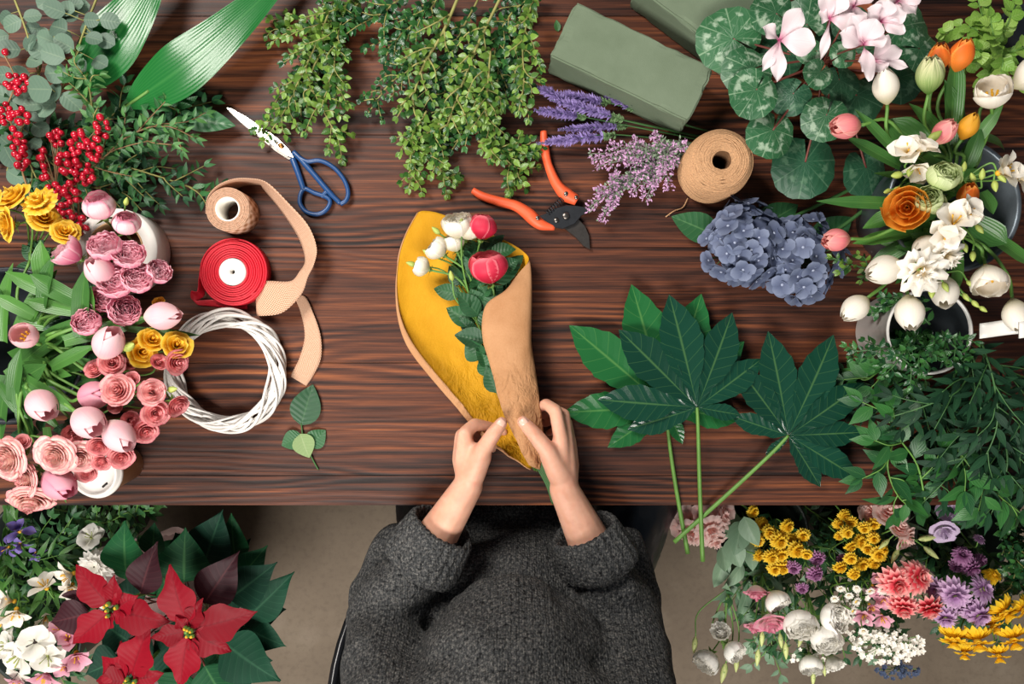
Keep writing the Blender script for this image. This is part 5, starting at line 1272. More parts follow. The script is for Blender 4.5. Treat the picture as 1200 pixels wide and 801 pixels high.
# ================================================================== hydrangea
HYD = petalmat('hydrangea_floret', '#505874', '#646e8a', '#828ca6', streak=.3, transl=.2)
HFL = [m_star('floret', [HYD, plain('floret_eye', '#9aa2b8', .6)], 4, .5, .52, 'round', 14, .25, .01, 0, fold=.06) for _ in range(3)]
HLEAF = leafmat('hydrangea_leaf', '#2b5a35', '#31663b', '#6d9a62', .4, 8, 1.2, .4, .12, .35)
def hydrangea(label, px, py, rp, h, n, root):
    c = P(px, py, h); R = PX(rp, h); t = thing('hydrangea', label, 'hydrangea', P(*root), None); k = 0
    st = MB(); st.tube(smooth([P(*root), P(px+(root[0]-px)*.4, py+(root[1]-py)*.4, .025), c+Vector((0, 0, -R*.3))], 8), .003, 7)
    for i in range(n):
        z = 1-1.15*(i+.5)/n; a = i*2.39996+U(-.15, .15); s_ = math.sqrt(max(0, 1-z*z)); d = Vector((s_*math.cos(a), s_*math.sin(a), z))
        p = c+Vector((d.x*R, d.y*R, d.z*R*.62))*U(.78, 1.08); p.z = max(TZ+.006, p.z)
        obj('floret', HFL[i % 3], t, axisM(p, (d+Vector((U(-.6, .6), U(-.6, .6), U(-.1, .6)))).normalized(), U(0, 6.28), PX(U(24, 31), h)))
        st.tube([c+Vector((0, 0, -R*.3)), p], .0006, 4)
    part('stem', st, STEMD, t)
    b = MB()
    for an in (40, 160): b.leaf(frame(c+dirv(an, -10)*R*.6+Vector((0, 0, -R*.45)), dirv(an+U(-20, 20), 0)), R*1.3, R*.8, 'ovate', .15, .2, 6, 8)
    part('leaves', b, HLEAF, t)
hydrangea('dusty blue hydrangea head just below the jute twine', 873, 282, 46, 0.05, 52, (1010, 215, .02))
hydrangea('dusty blue hydrangea head partly behind the coral tulip', 938, 303, 48, .042, 52, (1020, 240, .02))

# ================================================================== right-hand bucket of tulips and freesias
ZINC = plain('zinc', '#6d767e', .4, .7, ns=30, na=.2, bump=.05)
RB = (1118, 240)
bucket('flower_bucket', 'zinc bucket holding the white and orange tulips', RB[0], RB[1], .072, .088, TZ, TZ+.14, ZINC)
head('wtulip', [m_tulip('tulip_bloom', [Wtul, YEL], .0), m_tulip('tulip_bloom', [Wtul, YEL], .08)], 1., .5)
head('wtulip_open', [m_tulip('tulip_bloom', [Wtul, YEL], .62, .01, True)], 1.2, .4)
head('coral', [m_tulip('tulip_bloom', [Ctul, YEL], .12, .015, False, 2)], 1., .5)
head('orange', [m_tulip('tulip_bloom', [Otul, YEL], .05), m_tulip('tulip_bloom', [Otul, YEL], .1, .01)], 1., .5)
head('amber_t', [m_tulip('tulip_bloom', [Ytul, YEL], .0, .01)], 1., .5)
head('parrot', [m_tulip('tulip_bloom', [Gtul, YEL], .05, .03, False, 2)], 1., .5)
head('orange_double', [m_rose('tulip_bloom', [Odbl, CALYX], 1.1, 5, True, .02)], .95, .33)
head('freesia', [m_star('freesia_bloom', [Pfre, YEL], 6, .56, .44, 'obov', 32, .7, .02, 3, 22), m_star('freesia_bloom', [Pfre, YEL], 6, .56, .48, 'obov', 45, .8, .025, 3, 15)], .95, .2)
head('whitedouble', [m_ruffle('white_bloom', [Pfre, CALYX], 3, 4, .085, .5, .9), m_ruffle('white_bloom', [Pfre, CALYX], 3, 4, .09, .5, .8)], .95, .2)
PGRN = petalmat('green_ranunculus_petal', '#8aa656', '#b9cc85', '#d8e2b0')
head('green_ran', [m_rose('ranunculus_bloom', [PGRN, CALYX], .6, 8, True, .02)], .95, .33)
def rt(kind, px, py, h, an, el, sz, label, lv=()): return tul(kind, px, py, h, an, el, sz, label, RB, 58, .15, lv=lv, r=.0026)
rt('wtulip', 1038, 101, .2, 112, 30, 45, 'white tulip touching the cyclamen flowers')
rt('coral', 991, 148, .19, 188, 15, 42, 'coral double tulip lying over the cyclamen leaves', [((1060, 190, .16), (1003, 128, .19), 13, S_, .3, .1), ((1055, 195, .16), (992, 160, .18), 15, S_, .3, .1)])
rt('orange', 1100, 68, .2, 100, 35, 36, 'orange tulip beside the green parrot tulip')
rt('orange', 1126, 65, .205, 85, 40, 42, 'orange tulip nearest the pale green ivy', [((1112, 170, .16), (1122, 55, .21), 22, S_, .4, .2)])
rt('parrot', 1090, 88, .21, 105, 35, 46, 'green and white parrot tulip bud')
rt('wtulip_open', 1163, 113, .21, 128, 48, 52, 'open white tulip with yellow stamens beneath the ivy')
rt('wtulip_open', 1203, 92, .2, 40, 50, 50, 'white open tulip cut off at the edge of the frame')
rt('amber_t', 1135, 148, .19, 80, 40, 34, 'amber yellow tulip bud between the open tulips')
rt('coral', 1106, 155, .19, 60, 50, 36, 'coral red double tulip in the middle of the bucket')
rt('orange_double', 1063, 243, .19, 200, 60, 43, 'ruffled orange double tulip facing up', [((1085, 240, .16), (960, 235, .17), 15, S_, .25, .2)])
rt('orange', 1134, 229, .19, 95, 40, 34, 'small orange tulip beside the white freesias')
rt('coral', 980, 281, .17, 186, 15, 38, 'pink double tulip lying nearest the hydrangea', [((1070, 270, .14), (1000, 285, .15), 15, S_, .3, .1)])
rt('wtulip', 1036, 316, .18, 196, 15, 52, 'white tulip directly left of the ruffled white flowers')
rt('wtulip', 1002, 361, .16, 216, 15, 44, 'white tulip lying nearest the fatsia leaves')
rt('wtulip', 1066, 366, .17, 262, 25, 48, 'white tulip above the white enamel mug')
rt('wtulip', 1107, 342, .17, 250, 30, 46, 'white tulip under the ruffled white flowers')
rt('wtulip_open', 1158, 324, .17, 262, 32, 52, 'open white tulip showing yellow stamens above the mug handle')
rt('wtulip', 1191, 369, .16, 268, 22, 44, 'white tulip hanging over the mug handle')
rt('wtulip', 1085, 290, .18, 210, 30, 42, 'white tulip half hidden between the white freesias')
def rs(name, label, cat, blooms, join, lv=3): return spray(name, label, cat, blooms, join, lv, RB, 58, .15, STEM, TLEAF)
bu = lambda x, y, h, a, s_: bl('bud', x, y, h, a, 15, s_, 'bud')
rs('freesia', 'white freesia with long green buds beside the coral tulip', 'freesia', [bl('freesia', 1062, 176, .2, 150, 55, 44), bl('freesia', 1082, 172, .21, 60, 40, 44), bl('freesia', 1075, 200, .19, 250, 40, 36), bu(1051, 205, .19, 190, 17), bu(1066, 201, .19, 250, 15), bu(1040, 224, .18, 200, 12), bu(1050, 222, .18, 220, 11), bu(1095, 160, .2, 40, 20)], (1098, 200, .17))
rs('freesia', 'white freesia with round green buds over the zinc rim', 'freesia', [bl('freesia', 1180, 199, .2, 20, 55, 48), bl('freesia', 1200, 206, .19, 0, 55, 46), bu(1140, 208, .19, 120, 13), bu(1151, 204, .19, 90, 14), bu(1166, 218, .19, 270, 15), bu(1174, 208, .19, 300, 15), bu(1130, 195, .19, 90, 12)], (1128, 212, .165))
rs('freesia', 'largest white freesia cluster in the middle of the tulips', 'freesia', [bl('freesia', 1119, 258, .215, 120, 60, 56), bl('freesia', 1135, 247, .215, 30, 55, 44), bl('freesia', 1108, 275, .21, 230, 55, 44), bu(1148, 268, .19, 300, 14), bu(1131, 290, .19, 280, 13), bu(1140, 300, .19, 260, 14), bu(1128, 276, .19, 260, 12)], (1125, 262, .17))
rs('ruffled_white_flower', 'frilled white double flower below the freesia cluster', 'flower', [bl('whitedouble', 1080, 318, .205, 240, 65, 52), bl('whitedouble', 1110, 300, .2, 300, 55, 42), bu(1092, 342, .19, 260, 16), bu(1108, 336, .19, 290, 14)], (1100, 285, .17))
rs('freesia_buds', 'arching freesia stem of small green buds ending by the mug', 'freesia', [bu(1112, 335, .17, 300, 11), bu(1120, 338, .17, 290, 11), bu(1132, 348, .165, 300, 12), bu(1143, 356, .16, 310, 12), bu(1152, 362, .155, 320, 11), bu(1136, 332, .17, 300, 10)], (1105, 320, .175), 0)
rs('ranunculus', 'pale green ranunculus above the orange double tulip', 'ranunculus', [bl('green_ran', 1103, 210, .2, 90, 60, 34)], (1112, 222, .17), 2)
rs('ranunculus', 'smaller pale green ranunculus beside the freesia cluster', 'ranunculus', [bl('green_ran', 1089, 235, .2, 160, 55, 28), bl('green_ran', 1098, 240, .19, 160, 55, 22)], (1110, 240, .17), 2)
tl = thing('tulip_leaves', 'broad green tulip leaves folded around the zinc bucket', 'leaves', P(1060, 260, .02)); b = MB()
for (ba, ti, w) in [((1085, 175, .17), (1040, 140, .17), 34), ((1105, 190, .16), (1042, 152, .17), 30), ((1110, 190, .15), (1075, 118, .17), 22), ((1130, 180, .15), (1176, 122, .2), 14), ((1120, 170, .15), (1112, 95, .2), 24), ((1140, 260, .15), (1180, 285, .16), 30), ((1150, 270, .15), (1215, 312, .14), 16), ((1070, 280, .14), (1020, 310, .12), 20), ((1090, 270, .14), (1035, 285, .13), 24), ((1075, 245, .14), (1010, 265, .1), 22), ((1120, 290, .15), (1118, 350, .14), 18), ((1145, 290, .14), (1150, 310, .15), 16), ((1080, 220, .14), (1025, 200, .1), 20), ((1150, 225, .15), (1165, 250, .16), 18), ((1100, 230, .15), (1080, 260, .16), 20), ((1130, 200, .15), (1150, 150, .18), 18), ((1140, 160, .12), (1185, 172, .1), 14)]:
    leaf_px(b, ba, ti, w, 'strap', .35, U(.2, .8), (U(-.4, .4), U(-.4, .4), 1), 6, 12)
part('leaves', b, TLEAF, tl)

# ---- pale ivy at the top right
IVY = leafmat('pale_ivy_leaf', '#7fae45', '#a8cc62', '#c0d98c', .42, 5, 1.4, .35, .22, .3)
t = thing('flower_pot', 'small dark pot under the pale green ivy', 'pot', P(1168, 62)); c = P(1168, 62); b = MB()
b.lathe([(.001, TZ+.003), (.03, TZ+.003), (.032, TZ+.0005), (.042, TZ+.06), (.046, TZ+.061), (.046, TZ+.072), (.042, TZ+.0725), (.039, TZ+.064), (.001, TZ+.062)], 36, Matrix.Translation((c.x, c.y, 0))); part('body', b, BKT, t)
iv = thing('ivy_plant', 'pale lime green trailing ivy plant above the open white tulip', 'ivy', P(1168, 62, .06)); st, lf = MB(), MB()
for pts in [[(1168, 62, .06), (1150, 40, .09), (1132, 30, .09), (1118, 34, .08), (1108, 40, .07)], [(1168, 62, .06), (1150, 15, .1), (1145, -10, .1)], [(1168, 62, .06), (1180, 30, .11), (1190, 5, .11)], [(1168, 62, .06), (1188, 60, .1), (1210, 50, .1)], [(1168, 62, .06), (1160, 85, .09), (1150, 105, .07)], [(1168, 62, .06), (1185, 85, .09), (1205, 100, .07)], [(1168, 62, .06), (1140, 70, .08), (1126, 88, .05)], [(1168, 62, .06), (1165, 45, .12), (1160, 20, .13)], [(1168, 62, .06), (1175, 70, .12), (1172, 88, .12)], [(1168, 62, .06), (1150, 60, .11), (1136, 52, .11)]]:
    twigs(st, lf, [P(*q) for q in pts], .0012, .0007, .011, .021, .019, 60, 'ovate', 'flat', .5, .5, .15, .5, .15, 4, 5, True, .2)
part('stems', st, STEM, iv); part('foliage', lf, IVY, iv)

# ================================================================== white enamel mug with greenery
t = thing('enamel_mug', 'white enamel mug with a flat strap handle, full of dark greenery', 'mug', P(1090, 388, .11)); c = P(1090, 388, .11); b = MB()
M = Matrix.Translation((c.x, c.y, 0))
b.lathe([(.001, TZ+.004), (.052, TZ+.003), (.056, TZ+.0005), (.058, TZ+.003), (.059, TZ+.105), (.0615, TZ+.107), (.0615, TZ+.1095), (.059, TZ+.111), (.0575, TZ+.109), (.0572, TZ+.006), (.001, TZ+.005)], 56, M)
ENA = plain('white_enamel', '#dcd9d4', .25, ns=20, na=.03, bump=.02); part('body', b, ENA, t); b = MB(); b.lathe([(.0566, TZ+.107), (.0555, TZ+.012), (.04, TZ+.0085), (.001, TZ+.008)], 48, M); part('added_dark_inside', b, plain('mug_inside_dark', '#34393d', .35), t, 'dark grey layer added inside the mug')  # dark inner layer added to darken the white mug's too bright inside
b = MB(); n = 14; rows = []
for k in range(n+1):
    f = k/n; q = smooth([Vector((.0575, 0, .104)), Vector((.085, .004, .104)), Vector((.112, .008, .092)), Vector((.116, .008, .06)), Vector((.098, .006, .03)), Vector((.058, 0, .02))], 4)
pth = [c+Vector((p.x, p.y, p.z)) for p in q]
for p in pth: rows.append([p+Vector((0, y, 0)) for y in (-.0105, -.005, 0, .005, .0105)])
b.grid(rows); o = part('handle', b, ENA, t); m = o.modifiers.new('thickness', 'SOLIDIFY'); m.thickness = .003; m.offset = 0
mc = (1048, 391, .02)
def greens(label, pts, mat, name='box_branch', stem=None, **kw):
    a = dict(L=.016, W=.008, sp=.009, side=5, sl=.05, mode='opp', sang=(20, 55), hmin=.006); a.update(kw)
    return bush_branch(name, label, 'branch', 'greenery in and around the enamel mug', pts, mat, stem or STEMD, **a)
greens('box branch in the enamel mug pointing toward the fatsia leaf', [mc, (1070, 400, .1), (1040, 408, .11), (1018, 410, .1), (1000, 412, .09)], BOXD)
greens('box branch in the enamel mug below the white tulips', [mc, (1060, 405, .12), (1050, 425, .13), (1035, 440, .11)], BOXD, side=6)
greens('box branch standing up in the middle of the enamel mug', [mc, (1095, 400, .1), (1098, 405, .14), (1100, 415, .16)], BOXD, side=7)
greens('box branch leaning over the mug rim toward the handle', [mc, (1110, 400, .12), (1125, 420, .12), (1135, 440, .1)], BOXD, side=6)
greens('box branch lying behind the pink double tulip', [(1080, 330, .1), (1040, 320, .11), (1005, 312, .1), (975, 302, .09)], BOX, side=4, sl=.035, L=.014)
greens('box branch between the lowest white tulips', [(1090, 380, .11), (1060, 350, .1), (1038, 352, .09), (1028, 365, .08)], BOXD, side=5, sl=.035)
greens('dark box branch hanging low over the front of the mug', [mc, (1080, 410, .12), (1075, 445, .1), (1065, 470, .06)], BOXD, side=8)
RUS = leafmat('ruscus_leaf', '#12301f', '#22482c', '#446c4b', .55, 5, 2.5, .25, .15, .2, spec=.2)
def rus(label, pts, mat=None, **kw):
    a = dict(L=.04, W=.0115, sp=.013, side=4, sl=.08, mode='alt', prof='lance', ang=42, nu=2, nv=6, curl=.4, fold=.15, shrink=.3); a.update(kw)
    return greens(label, pts, mat or RUS, 'willow_branch', STEMD if (mat is None) else STEM, **a)
rus('narrow-leaved branch trailing from the mug down to the table edge', [(1110, 400, .1), (1140, 420, .12), (1150, 470, .12), (1140, 520, .1), (1110, 560, .06), (1080, 590, .03)], side=6)
rus('narrow-leaved branch arching across toward the fatsia stem', [(1145, 415, .1), (1125, 455, .13), (1085, 475, .12), (1045, 488, .1)], side=4)
rus('narrow-leaved branch with a long bare stem beside the frame edge', [(1150, 400, .1), (1165, 450, .13), (1168, 500, .12), (1150, 545, .1)], side=6)
rus('narrow-leaved branch leaving the picture under the mug handle', [(1130, 400, .08), (1165, 425, .09), (1195, 440, .09), (1225, 450, .08)], side=5)
rus('narrow-leaved branch filling the lower corner of the table', [(1165, 480, .05), (1180, 530, .07), (1175, 570, .06), (1160, 605, .04)], side=7)
rus('narrow-leaved branch at the frame edge above the corner', [(1215, 430, .05), (1200, 480, .07), (1195, 530, .06), (1200, 580, .04)], side=7)
rus('dark narrow-leaved branch lying flat under the others', [(1120, 430, .02), (1110, 480, .03), (1100, 520, .03), (1125, 575, .02)], side=8)
rus('dark narrow-leaved branch flat beside the mug', [(1060, 430, .02), (1080, 470, .03), (1130, 500, .03), (1190, 510, .02)], side=9)
rus('dark narrow-leaved branch flat between mug and fatsia', [(1075, 425, .015), (1050, 450, .02), (1030, 465, .02), (1010, 470, .015)], side=6, sl=.05)
BRO = leafmat('broad_ruscus_leaf', '#1f4f2a', '#387332', '#6a9c56', .42, 6, 3., .25, .18, .2)
rus('broad-leaved bright green branch just right of the far fatsia leaf', [(1085, 590, .03), (1075, 545, .05), (1055, 515, .07), (1040, 490, .08), (1035, 475, .07)], BRO, L=.05, W=.024, sp=.02, side=4, sl=.055, ang=55)
rus('broad-leaved branch curling down over the table edge', [(1050, 510, .04), (1040, 545, .05), (1052, 580, .04), (1075, 600, .02)], BRO, L=.048, W=.024, sp=.02, side=4, sl=.05, ang=55)
rus('broad-leaved dark branch under the enamel mug', [(1080, 430, .03), (1040, 430, .04), (1015, 445, .04), (1005, 440, .03)], BRO, L=.046, W=.024, sp=.02, side=4, sl=.05, ang=55)
rus('broad-leaved branch lowest in the table corner', [(1110, 510, .05), (1140, 550, .07), (1170, 580, .06), (1195, 600, .04)], BRO, L=.055, W=.025, sp=.02, side=5, sl=.06, ang=50)
# ================================================================== poinsettia on the floor
POG = leafmat('poinsettia_leaf', '#17492c', '#1f5c33', '#5c9458', .6, 9, 1.6, .4, .12, .3, spec=.15)
POD = leafmat('poinsettia_leaf_dark', '#103527', '#15422e', '#3f7052', .6, 9, 1.6, .4, .1, .3, spec=.15)
POM = leafmat('poinsettia_leaf_maroon', '#2e1219', '#37181f', '#653438', .55, 9, 1.6, .4, .1, .3, spec=.2)
POR = leafmat('poinsettia_bract', '#7a0819', '#940b21', '#560614', .55, 9, 1.6, .35, .2, .3, spec=.2)
pc = P(207, 715, -.42); p0_ = P(258, 688, -.748); pot = thing('poinsettia', 'red poinsettia in a wrapped pot on the floor beside the chair', 'poinsettia', (p0_.x, p0_.y, 0))
b = MB(); n = 96
prof = [(.068, .0005), (.07, .0), (.078, .10), (.13, .22), (.172, .33), (.174, .332), (.127, .22), (.075, .10), (.067, .004)]
for k, (r, z) in enumerate(prof):
    cx_ = p0_.x+(pc.x-p0_.x)*clamp((z-.06)/.27); cy_ = p0_.y+(pc.y-p0_.y)*clamp((z-.06)/.27)
    for i in range(n):
        a = 2*PI*i/n; q = 1+(.035*math.sin(a*9)+.02*math.sin(a*17+1))*clamp((z-.1)/.2); b.vert((cx_+r*q*math.cos(a), cy_+r*q*math.sin(a), z+.02*math.sin(a*5)*clamp((z-.22)/.1)), (i/n, k/8))
for k in range(len(prof)):
    k2 = (k+1) % len(prof)
    for i in range(n): b.face((k*n+i, k*n+(i+1) % n, k2*n+(i+1) % n, k2*n+i))
part('sleeve', b, plain('pink_cellophane', '#cbb2ae', .2, ns=25, na=.12, bump=.3), pot, 'shiny pinkish wrapping sleeve')
b = MB(); b.lathe([(.001, .09), (.073, .09), (.074, .08), (.072, .075)], 32, Matrix.Translation((p0_.x, p0_.y, 0))); part('soil', b, plain('soil', '#2c211b', .95, ns=80, na=.4, bump=.8), pot)
b = MB(); b.tube(smooth([Vector((p0_.x, p0_.y, .09)), p0_.lerp(pc, .3)+Vector((0, 0, .1)), Vector((pc.x, pc.y, .36))]), .006, 8); part('stem', b, STEM, pot)
def pl(base, tip, w, mat, prof='acum', nm='leaf', fold=.14, curl=.3, stalk=True, root=None):
    b = MB(); leaf_px(b, base, tip, w, prof, fold, curl, nu=10, nv=18, wave=.0025); part(nm, b, mat, pot)
    if stalk:
        b = MB(); q = P(*base); r_ = root or Vector((pc.x+(q.x-pc.x)*.3, pc.y+(q.y-pc.y)*.3, .34)); b.tube(smooth([r_, r_.lerp(q, .55)+Vector((0, 0, .015)), q]), .0018, 6); part('leaf_stalk', b, REDST, pot)
for ba, ti, w, m_ in [((148, 672, -.16), (144, 612, -.14), 46, POG), ((180, 650, -.2), (180, 612, -.18), 30, POG), ((216, 682, -.17), (216, 620, -.15), 56, POG), ((240, 660, -.2), (259, 599, -.17), 52, POD), ((276, 655, -.22), (270, 603, -.19), 32, POG),
   ((268, 702, -.18), (323, 660, -.17), 46, POD), ((292, 722, -.22), (343, 672, -.2), 40, POD), ((282, 732, -.23), (334, 758, -.21), 38, POD), ((262, 752, -.2), (326, 799, -.18), 56, POD), ((240, 780, -.2), (270, 830, -.2), 50, POG), ((140, 772, -.22), (100, 790, -.2), 44, POD), ((160, 790, -.24), (110, 830, -.22), 50, POD),
   ((222, 650, -.24), (205, 625, -.22), 40, POD), ((200, 700, -.22), (185, 660, -.2), 40, POG), ((255, 690, -.25), (300, 690, -.25), 50, POD), ((180, 770, -.24), (140, 760, -.24), 50, POD), ((250, 760, -.25), (270, 790, -.24), 50, POG), ((220, 790, -.26), (200, 830, -.25), 50, POG), ((215, 760, -.26), (180, 740, -.26), 60, POD), ((240, 730, -.27), (300, 740, -.27), 60, POD), ((170, 700, -.27), (130, 690, -.26), 50, POD), ((270, 690, -.2), (312, 640, -.2), 44, POG), ((250, 680, -.25), (292, 632, -.25), 44, POD), ((285, 715, -.27), (334, 715, -.27), 46, POD), ((270, 770, -.25), (318, 775, -.25), 48, POD), ((160, 680, -.22), (160, 640, -.22), 44, POG), ((195, 670, -.24), (232, 628, -.23), 50, POG), ((150, 750, -.25), (120, 730, -.25), 50, POD), ((170, 780, -.27), (135, 800, -.27), 56, POD), ((190, 760, -.27), (165, 800, -.27), 56, POG), ((250, 790, -.27), (300, 815, -.26), 56, POD)]:
    pl(ba, ti, w*1.15, m_)
for ba, ti, w in [((165, 694, -.12), (182, 636, -.11), 44), ((240, 706, -.13), (279, 647, -.12), 52), ((104, 718, -.13), (58, 730, -.13), 46), ((88, 705, -.14), (92, 690, -.13), 30)]: pl(ba, ti, w, POM)
def bractstar(cx, cy, h, tips):
    r_ = P(cx, cy, h-.015)
    for (tx, ty, w, dh) in tips:
        dx, dy = tx-cx, ty-cy; pl((cx+dx*.12, cy+dy*.12, h-.004), (tx, ty, h+dh), w, POR, 'bract', 'bract', .18, .35, False)
    b = MB(); b.tube(smooth([Vector((pc.x+(r_.x-pc.x)*.3, pc.y+(r_.y-pc.y)*.3, .3)), r_.lerp(pc, .1)+Vector((0, 0, -.08)), r_+Vector((0, 0, .012))]), taper(13, .004, .003), 7); part('stem', b, STEM, pot)
    for k in range(7):
        a = U(0, 6.28); q = P(cx, cy, h)+Vector((math.cos(a), math.sin(a), 0))*U(.002, .012); b = MB(); b.ball(Matrix.Translation(q+Vector((0, 0, .004))) @ Matrix.Diagonal((.004, .004, .006, 1)), 8, 6)
        b.mi = 1; b.ball(Matrix.Translation(q+Vector((0, 0, .010))) @ Matrix.Diagonal((.0025, .0025, .002, 1)), 6, 4); part('cyathium', b, [STEM, YEL], pot)
bractstar(221, 738, -.09, [(197, 664, 44, .012), (299, 718, 46, 0), (210, 806, 44, -.01), (176, 748, 26, .004), (270, 764, 38, -.012), (236, 702, 24, .008), (232, 770, 16, -.004), (205, 722, 16, .006)])
bractstar(132, 713, -.105, [(88, 663, 40, .008), (133, 674, 24, .014), (84, 755, 38, 0), (196, 730, 44, .004), (150, 732, 18, 0), (160, 698, 30, .006), (118, 742, 22, -.01)])
bractstar(152, 797, -.12, [(172, 736, 46, .01), (118, 770, 36, -.006), (112, 798, 36, 0), (190, 790, 30, 0), (150, 830, 34, -.01), (140, 752, 20, -.008)])

# ================================================================== floor heads
Psan = petalmat('santini_petal', '#e6b01a', '#f5c928', '#f8d543'); Ppur = petalmat('purple_mum_petal', '#7a3a6b', '#9c5a8e', '#c08db5')
Pdah = petalmat('red_white_mum_petal', '#e0394f', '#ea5a66', '#f7cfc4', p=(.1, .6, 1.)); Plil = petalmat('lilac_mum_petal', '#a56fa6', '#bb8fbd', '#d6b6d3')
Pday = petalmat('yellow_daisy_petal', '#e2a90c', '#f5c61e', '#f8d23c'); Peus = petalmat('white_eustoma_petal', '#dfe0b8', '#f6f3ea', '#fbf8f2', streak=.08)
Peup = petalmat('pink_eustoma_petal', '#efe3d2', '#f3ccd2', '#df6f95', p=(.1, .6, .98)); Pspk = petalmat('salmon_flower_petal', '#f8c3ae', '#fdd0ca', '#fee4dc', transl=.35)
Plav = petalmat('pale_lilac_petal', '#e9e2e6', '#d9c9dd', '#cdb5d6'); Piris = petalmat('iris_petal', '#e8c33a', '#6f5fb5', '#8474c4', p=(.02, .22, .9)); Palp = petalmat('pink_alstroemeria_petal', '#c46a8c', '#dc98ae', '#e9b6c4')
Pwda = petalmat('white_daisy_petal', '#d8d5c2', '#ebe7dd', '#f1eee6', streak=.1)
DKD = plain('dark_disc', '#33261f', .8, ns=300, na=.4, bump=.5); YDI = plain('yellow_disc', '#ecb824', .8, ns=300, na=.3, bump=.5); GDI = plain('green_disc', '#9aa35a', .8, ns=300, na=.3, bump=.4)
head('santini', [m_mum('santini_bloom', [Psan, YDI], 4, 20, .5, .16, .1, -5, 68), m_mum('santini_bloom', [Psan, YDI], 5, 19, .5, .16, .08, -10, 75)], 1., .1)
head('pompon', [m_mum('pompon_bloom', [Ppur, Ppur], 6, 18, .5, .14, 0, -10, 82, .6)], 1., .12)
head('dahlia', [m_mum('chrysanthemum_bloom', [Pdah, GDI], 5, 18, .5, .15, .06, 0, 72, .5), m_mum('chrysanthemum_bloom', [Pdah, GDI], 5, 17, .5, .16, .06, -8, 70, .6)], 1., .12)
head('lilac', [m_mum('chrysanthemum_bloom', [Plil, GDI], 3, 20, .5, .13, .1, 2, 45, .4), m_mum('chrysanthemum_bloom', [Plil, GDI], 4, 18, .5, .14, .08, -15, 50, .5)], 1., .1)
head('yellow_daisy', [m_mum('daisy_bloom', [Pday, YDI], 3, 17, .5, .18, .1, -25, 40, .5)], 1., .1)
head('white_daisy', [m_mum('daisy_bloom', [Pwda, YDI], 2, 15, .5, .15, .17, 5, 25, .3)], 1., .1)
head('gerbera', [m_mum('gerbera_bloom', [Pwda, DKD], 3, 22, .5, .13, .16, 4, 35, .3)], 1., .1)
head('carnation', [m_star('dianthus_bloom', [Pwda, GDI], 6, .5, .52, 'obov', 10, .3, .035, 4, 16), m_star('dianthus_bloom', [Pwda, DKD], 5, .5, .56, 'obov', 12, .4, .03, 2, 10)], 1., .1)
head('eustoma', [m_rose('eustoma_bloom', [Peus, CALYX], .35, 11, False, .03), m_rose('eustoma_bloom', [Peus, CALYX], .75, 10, True, .03)], .95, .32)
head('eustoma_pink', [m_rose('eustoma_bloom', [Peup, CALYX], .8, 5, False, .025)], .95, .32)
head('eustoma_lilac', [m_rose('eustoma_bloom', [Plav, CALYX], 1., 4, False, .025)], .95, .32)
head('eustoma_salmon', [m_rose('eustoma_bloom', [Pspk, CALYX], .9, 5, False, .03)], .95, .32)
head('salmon_floret', [m_ruffle('floret', [Pspk, CALYX], 3, 5, .05), m_star('floret', [Pspk, CALYX], 5, .5, .5, 'obov', 35, .8, .03, 0)], .95, .25)
head('iris', [m_star('iris_bloom', [Piris, YEL], 6, .55, .34, 'obov', 10, 1.1, .02, 3, 55)], 1., .2)
head('alstro', [m_star('alstroemeria_bloom', [Pfre, YEL], 6, .56, .32, 'obov', 38, .8, .012, 5, 10), m_star('alstroemeria_bloom', [Pfre, YEL], 6, .56, .3, 'obov', 48, .9, .012, 5, 10)], .9, .2)
head('alstro_pink', [m_star('alstroemeria_bloom', [Palp, YEL], 6, .56, .34, 'obov', 38, .8, .012, 5, 10), m_star('alstroemeria_bloom', [Palp, YEL], 6, .56, .34, 'obov', 50, .9, .012, 5, 10)], .9, .2)
head('long_bud', [m_bud('bud', [plain('pale_bud', '#bcc47e', .5), CALYX], .17)], 1., .5)
GRY = leafmat('eustoma_leaf', '#6f8f72', '#88a486', '#a9bfa2', .5, 5, 2., .3, .18, .2)

RIM = -.40
BA, BB_, BC2, BD, BE = (892, 625), (1010, 622), (1128, 628), (42, 640), (40, 748)
FB = plain('dark_green_bucket', '#27302c', .5)
for q, lb in ((BA, 'dark floor bucket with the white lisianthus'), (BB_, 'dark floor bucket with the yellow button mums'), (BC2, 'dark floor bucket with the lilac chrysanthemums'), (BD, 'dark floor bucket with the purple irises at the left'), (BE, 'dark floor bucket with the white dianthus at the lower left')):
    bucket('flower_bucket', lb, q[0], q[1], .075, .095, 0, TZ+RIM, FB)
def fl(name, label, cat, blooms, join, bc, leaves=3, lm=None, stem=None, r=.0022, ll=(.04, .07), lw=(.010, .018), prof='lance'):
    f_, v_ = root_of(join[0], join[1], bc, 46, RIM+.01, -.73)
    t = flower(name, label, cat, None, blooms, f_, via=v_, r=r, mat=stem or STEM, join=join)
    if leaves:
        b = MB(); A = P(*v_[0]); J = P(*join)
        for k in range(leaves):
            p = A.lerp(J, U(.1, 1.05)); b.leaf(frame(p, (J-A).normalized()+dirv(U(0, 360), U(-10, 40))*U(.7, 1.2), (U(-.5, .5), U(-.5, .5), 1)), U(*ll), U(*lw), prof, .25, .5, 4, 8)
        part('leaves', b, lm or DGR, t)
    return t
lbud = lambda x, y, h, a, s_: bl('long_bud', x, y, h, a, 5, s_, 'bud')
E = 'eustoma'
